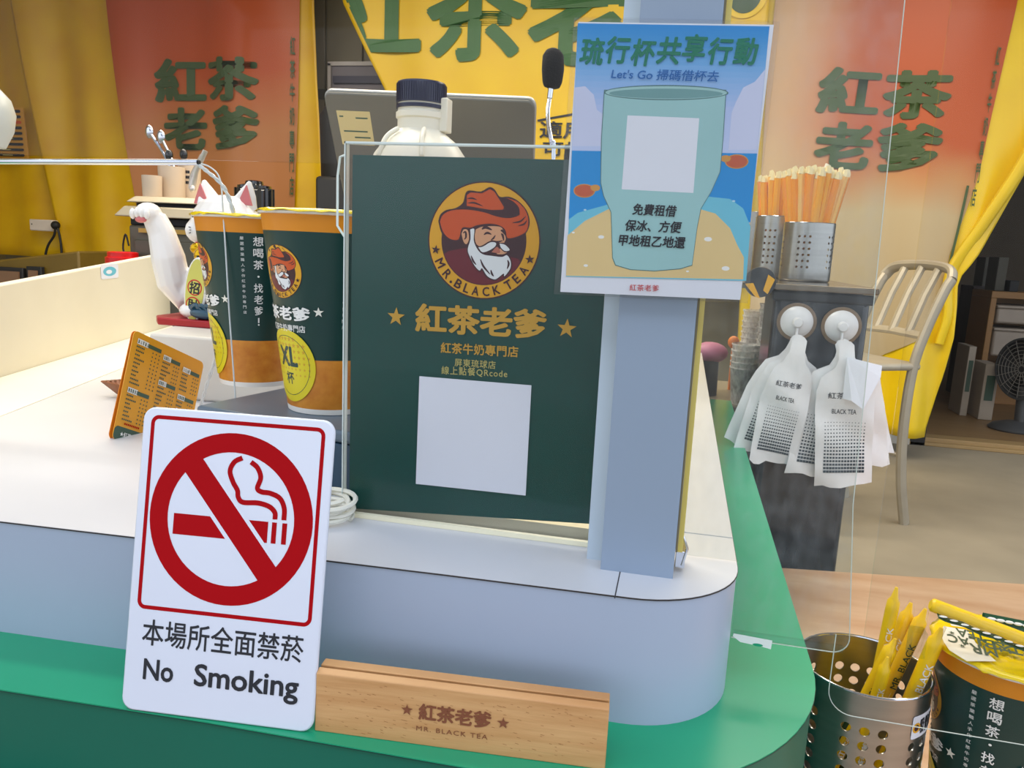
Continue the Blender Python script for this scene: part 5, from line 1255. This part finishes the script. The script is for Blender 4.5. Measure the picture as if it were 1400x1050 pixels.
carton('grey-green box standing on top of the tray shelf', 1358, 352, 1380, 405, 6.4, BXG, .2, base=zt_+.051)
carton('black canister on top of the tray shelf', 1378, 384, 1394, 406, 6.36, BLACK, .12, base=zt_+.051)
carton('dark tall box on the brown cupboard', 1342, 352, 1358, 392, 6.95, BXG, .2, base=rb_(1330, 392, 6.9).z+.001)
# fan
fc = rb_(1413, 507, 5.55); fn_ = thing('floor_fan', 'grey floor fan with a round wire grille on the back room floor', 'fan', (fc.x, 5.62, .03))
Mf = Matrix.Translation((fc.x, 5.62, fc.z)) @ Matrix.Rotation(math.radians(-62), 4, 'Z') @ Matrix.Rotation(PI/2, 4, 'X')
FG = mat('fan_grey', (72, 74, 76), .4)
Rf = .205
G().lathe([(Rf*.93, .06), (Rf, .055), (Rf*1.02, .0), (Rf*.92, -.08), (Rf*.5, -.13), (0, -.135)], 40, M=Mf).build('housing', FG, fn_, solid=.004)
g = G()
for k in range(1, 8): g.tube([Mf @ Vector((Rf*.12*k*math.cos(2*PI*i/32), Rf*.12*k*math.sin(2*PI*i/32), .062)) for i in range(32)], .0022, 4, closed=True)
for k in range(16): a = 2*PI*k/16; g.tube([Mf @ Vector((Rf*.1*math.cos(a), Rf*.1*math.sin(a), .063)), Mf @ Vector((Rf*.95*math.cos(a), Rf*.95*math.sin(a), .060))], .0022, 4)
g.build('wire_grille', mat('fan_wire', (130, 128, 122), .4), fn_)
for k in range(3):
    Mk_ = Mf @ Matrix.Rotation(2*PI*k/3, 4, 'Z') @ Matrix.Rotation(.4, 4, 'X')
    G().slab([(.02, -.01), (.08, -.05), (.17, -.06), (.185, .0), (.15, .04), (.05, .03)], 0, .003, M=Mk_).build('blade', BLACK, fn_)
G().tube([(fc.x, 5.62, .05), (fc.x-.01, 5.63, fc.z-.12)], .035, 14).build('neck', FG, fn_)
G().lathe([(0, 0), (.15, 0), (.155, .01), (.13, .035), (.05, .06), (0, .065)], 36, c=(fc.x-.03, 5.62, .031)).build('foot', FG, fn_)

# ------------------------------------------------------------------ clear screens
sA = thing('clear_screen', 'scratched clear acrylic screen between the post and the straw bin', 'screen', (.07, .6, ZT))
ysc = .60
xs = at(1165, 700, y=ysc).x; xs2 = at(1162, 870, y=ysc).x; zb5 = at(1150, 893, y=ysc).z
pts = [(.017, .8435), (.0615, .8435), (.0615, zb5)] + arc(xs2-.012, zb5+.012, .012, -90, 0, 6) + [(xs, .9), (at(1237, 0, y=ysc).x, at(1237, 0, y=ysc).z), (at(1260, -250, y=ysc).x, 1.5), (.017, 1.5)]
G().plate(pts, ysc, ysc+.002).build('sheet', ACRS, sA, smooth=0)
ed = [(x, ysc-.0002, z) for x, z in pts[2:-1]]
G().tube(ed, .00045, 4).build('edge', mat('acrylic_edge_grey', (196, 204, 196), .3), sA)
a, b = at(1062, 872, y=ysc-.004), at(1156, 893, y=ysc-.004)
G().box(.0625, b.x-.002, ysc-.006, ysc-.0005, b.z, a.z+.001).build('clamp_tab', ACR, sA, bevel=.0015)
A = Art(); q = [at(px, py, y=ysc-.007) for px, py in ((1003, 866), (1056, 876), (1054, 888), (1040, 884), (1012, 878), (1002, 870))]
A.poly([(p.x, p.z) for p in q], CUPT); p = at(1036, 882, y=ysc-.007); A.disc(p.x, p.z, .004, GREEN, .0012, n=14)
A.build('sticker', flat_y(ysc-.0065), sA)
sB = thing('clear_screen', 'clear acrylic screen in front of the straw bin with a rounded lower corner', 'screen', (.35, .588, .72))
yb_ = .588; xe = at(1109, 900, y=yb_).x; zl = at(1140, 975, y=yb_).z; zr2 = at(1400, 1022, y=yb_).z
xe = max(xe, .1365)
pts = [(xe, .80)] + [(x, z) for x, z in arc(xe+.02, zl+.02, .02, 180, 270, 8)] + [(.62, zr2), (.62, 1.46), (xe+.02, 1.46), (xe+.02, .80)]
G().plate(pts, yb_, yb_+.002).build('sheet', ACRT, sB, smooth=0)
G().tube([(x, yb_-.0002, z) for x, z in pts[:11]], .0004, 4).build('edge', mat('acrylic_edge_grey', 0), sB)
G().box(.19, .2, yb_, yb_+.012, .79, .81).build('clip', ACR, sB)
sC = thing('clear_screen', 'wide clear acrylic screen hanging behind the poster above the chrome arm', 'screen', (-.7, .66, 1.18))
z0 = at(100, 214, y=.68).z
G().box(-1.5, -.06, .68, .682, z0, 1.9).build('sheet', ACRT, sC, smooth=0)
for x in (-1.3, -.5): G().tube([(x, .681, 1.9), (x, .681, 3.0)], .002, 6).build('hanging_wire', CHROME, sC)
# front canopy over the customers, mirrored in the screens
cn = thing('canopy', 'white fabric canopy on pale beams over the customer side', 'canopy', (0, -1.4, 2.3))
CNW = mat('canopy_white', (214, 220, 230), .6); BEAM = mat('beam_white', (226, 226, 226), .4)
G().add([(-3, -3.6, 2.5), (3, -3.6, 2.5), (3, -1.2, 3.3), (-3, -1.2, 3.3)], [(0, 1, 2, 3)]).build('fabric', CNW, cn, solid=.004)
for p, q in (((-3, -3.6, 2.46), (3, -3.6, 2.46)), ((-3, -1.2, 3.24), (3, -1.2, 3.24)), ((-1.5, -3.6, 2.46), (-1.5, -1.2, 3.24)), ((1.2, -3.6, 2.46), (1.2, -1.2, 3.24)), ((-3, -3.6, 0), (-3, -3.6, 2.46)), ((3, -3.6, 0), (3, -3.6, 2.46))):
    G().tube([p, q], .03, 8).build('beam', BEAM, cn)
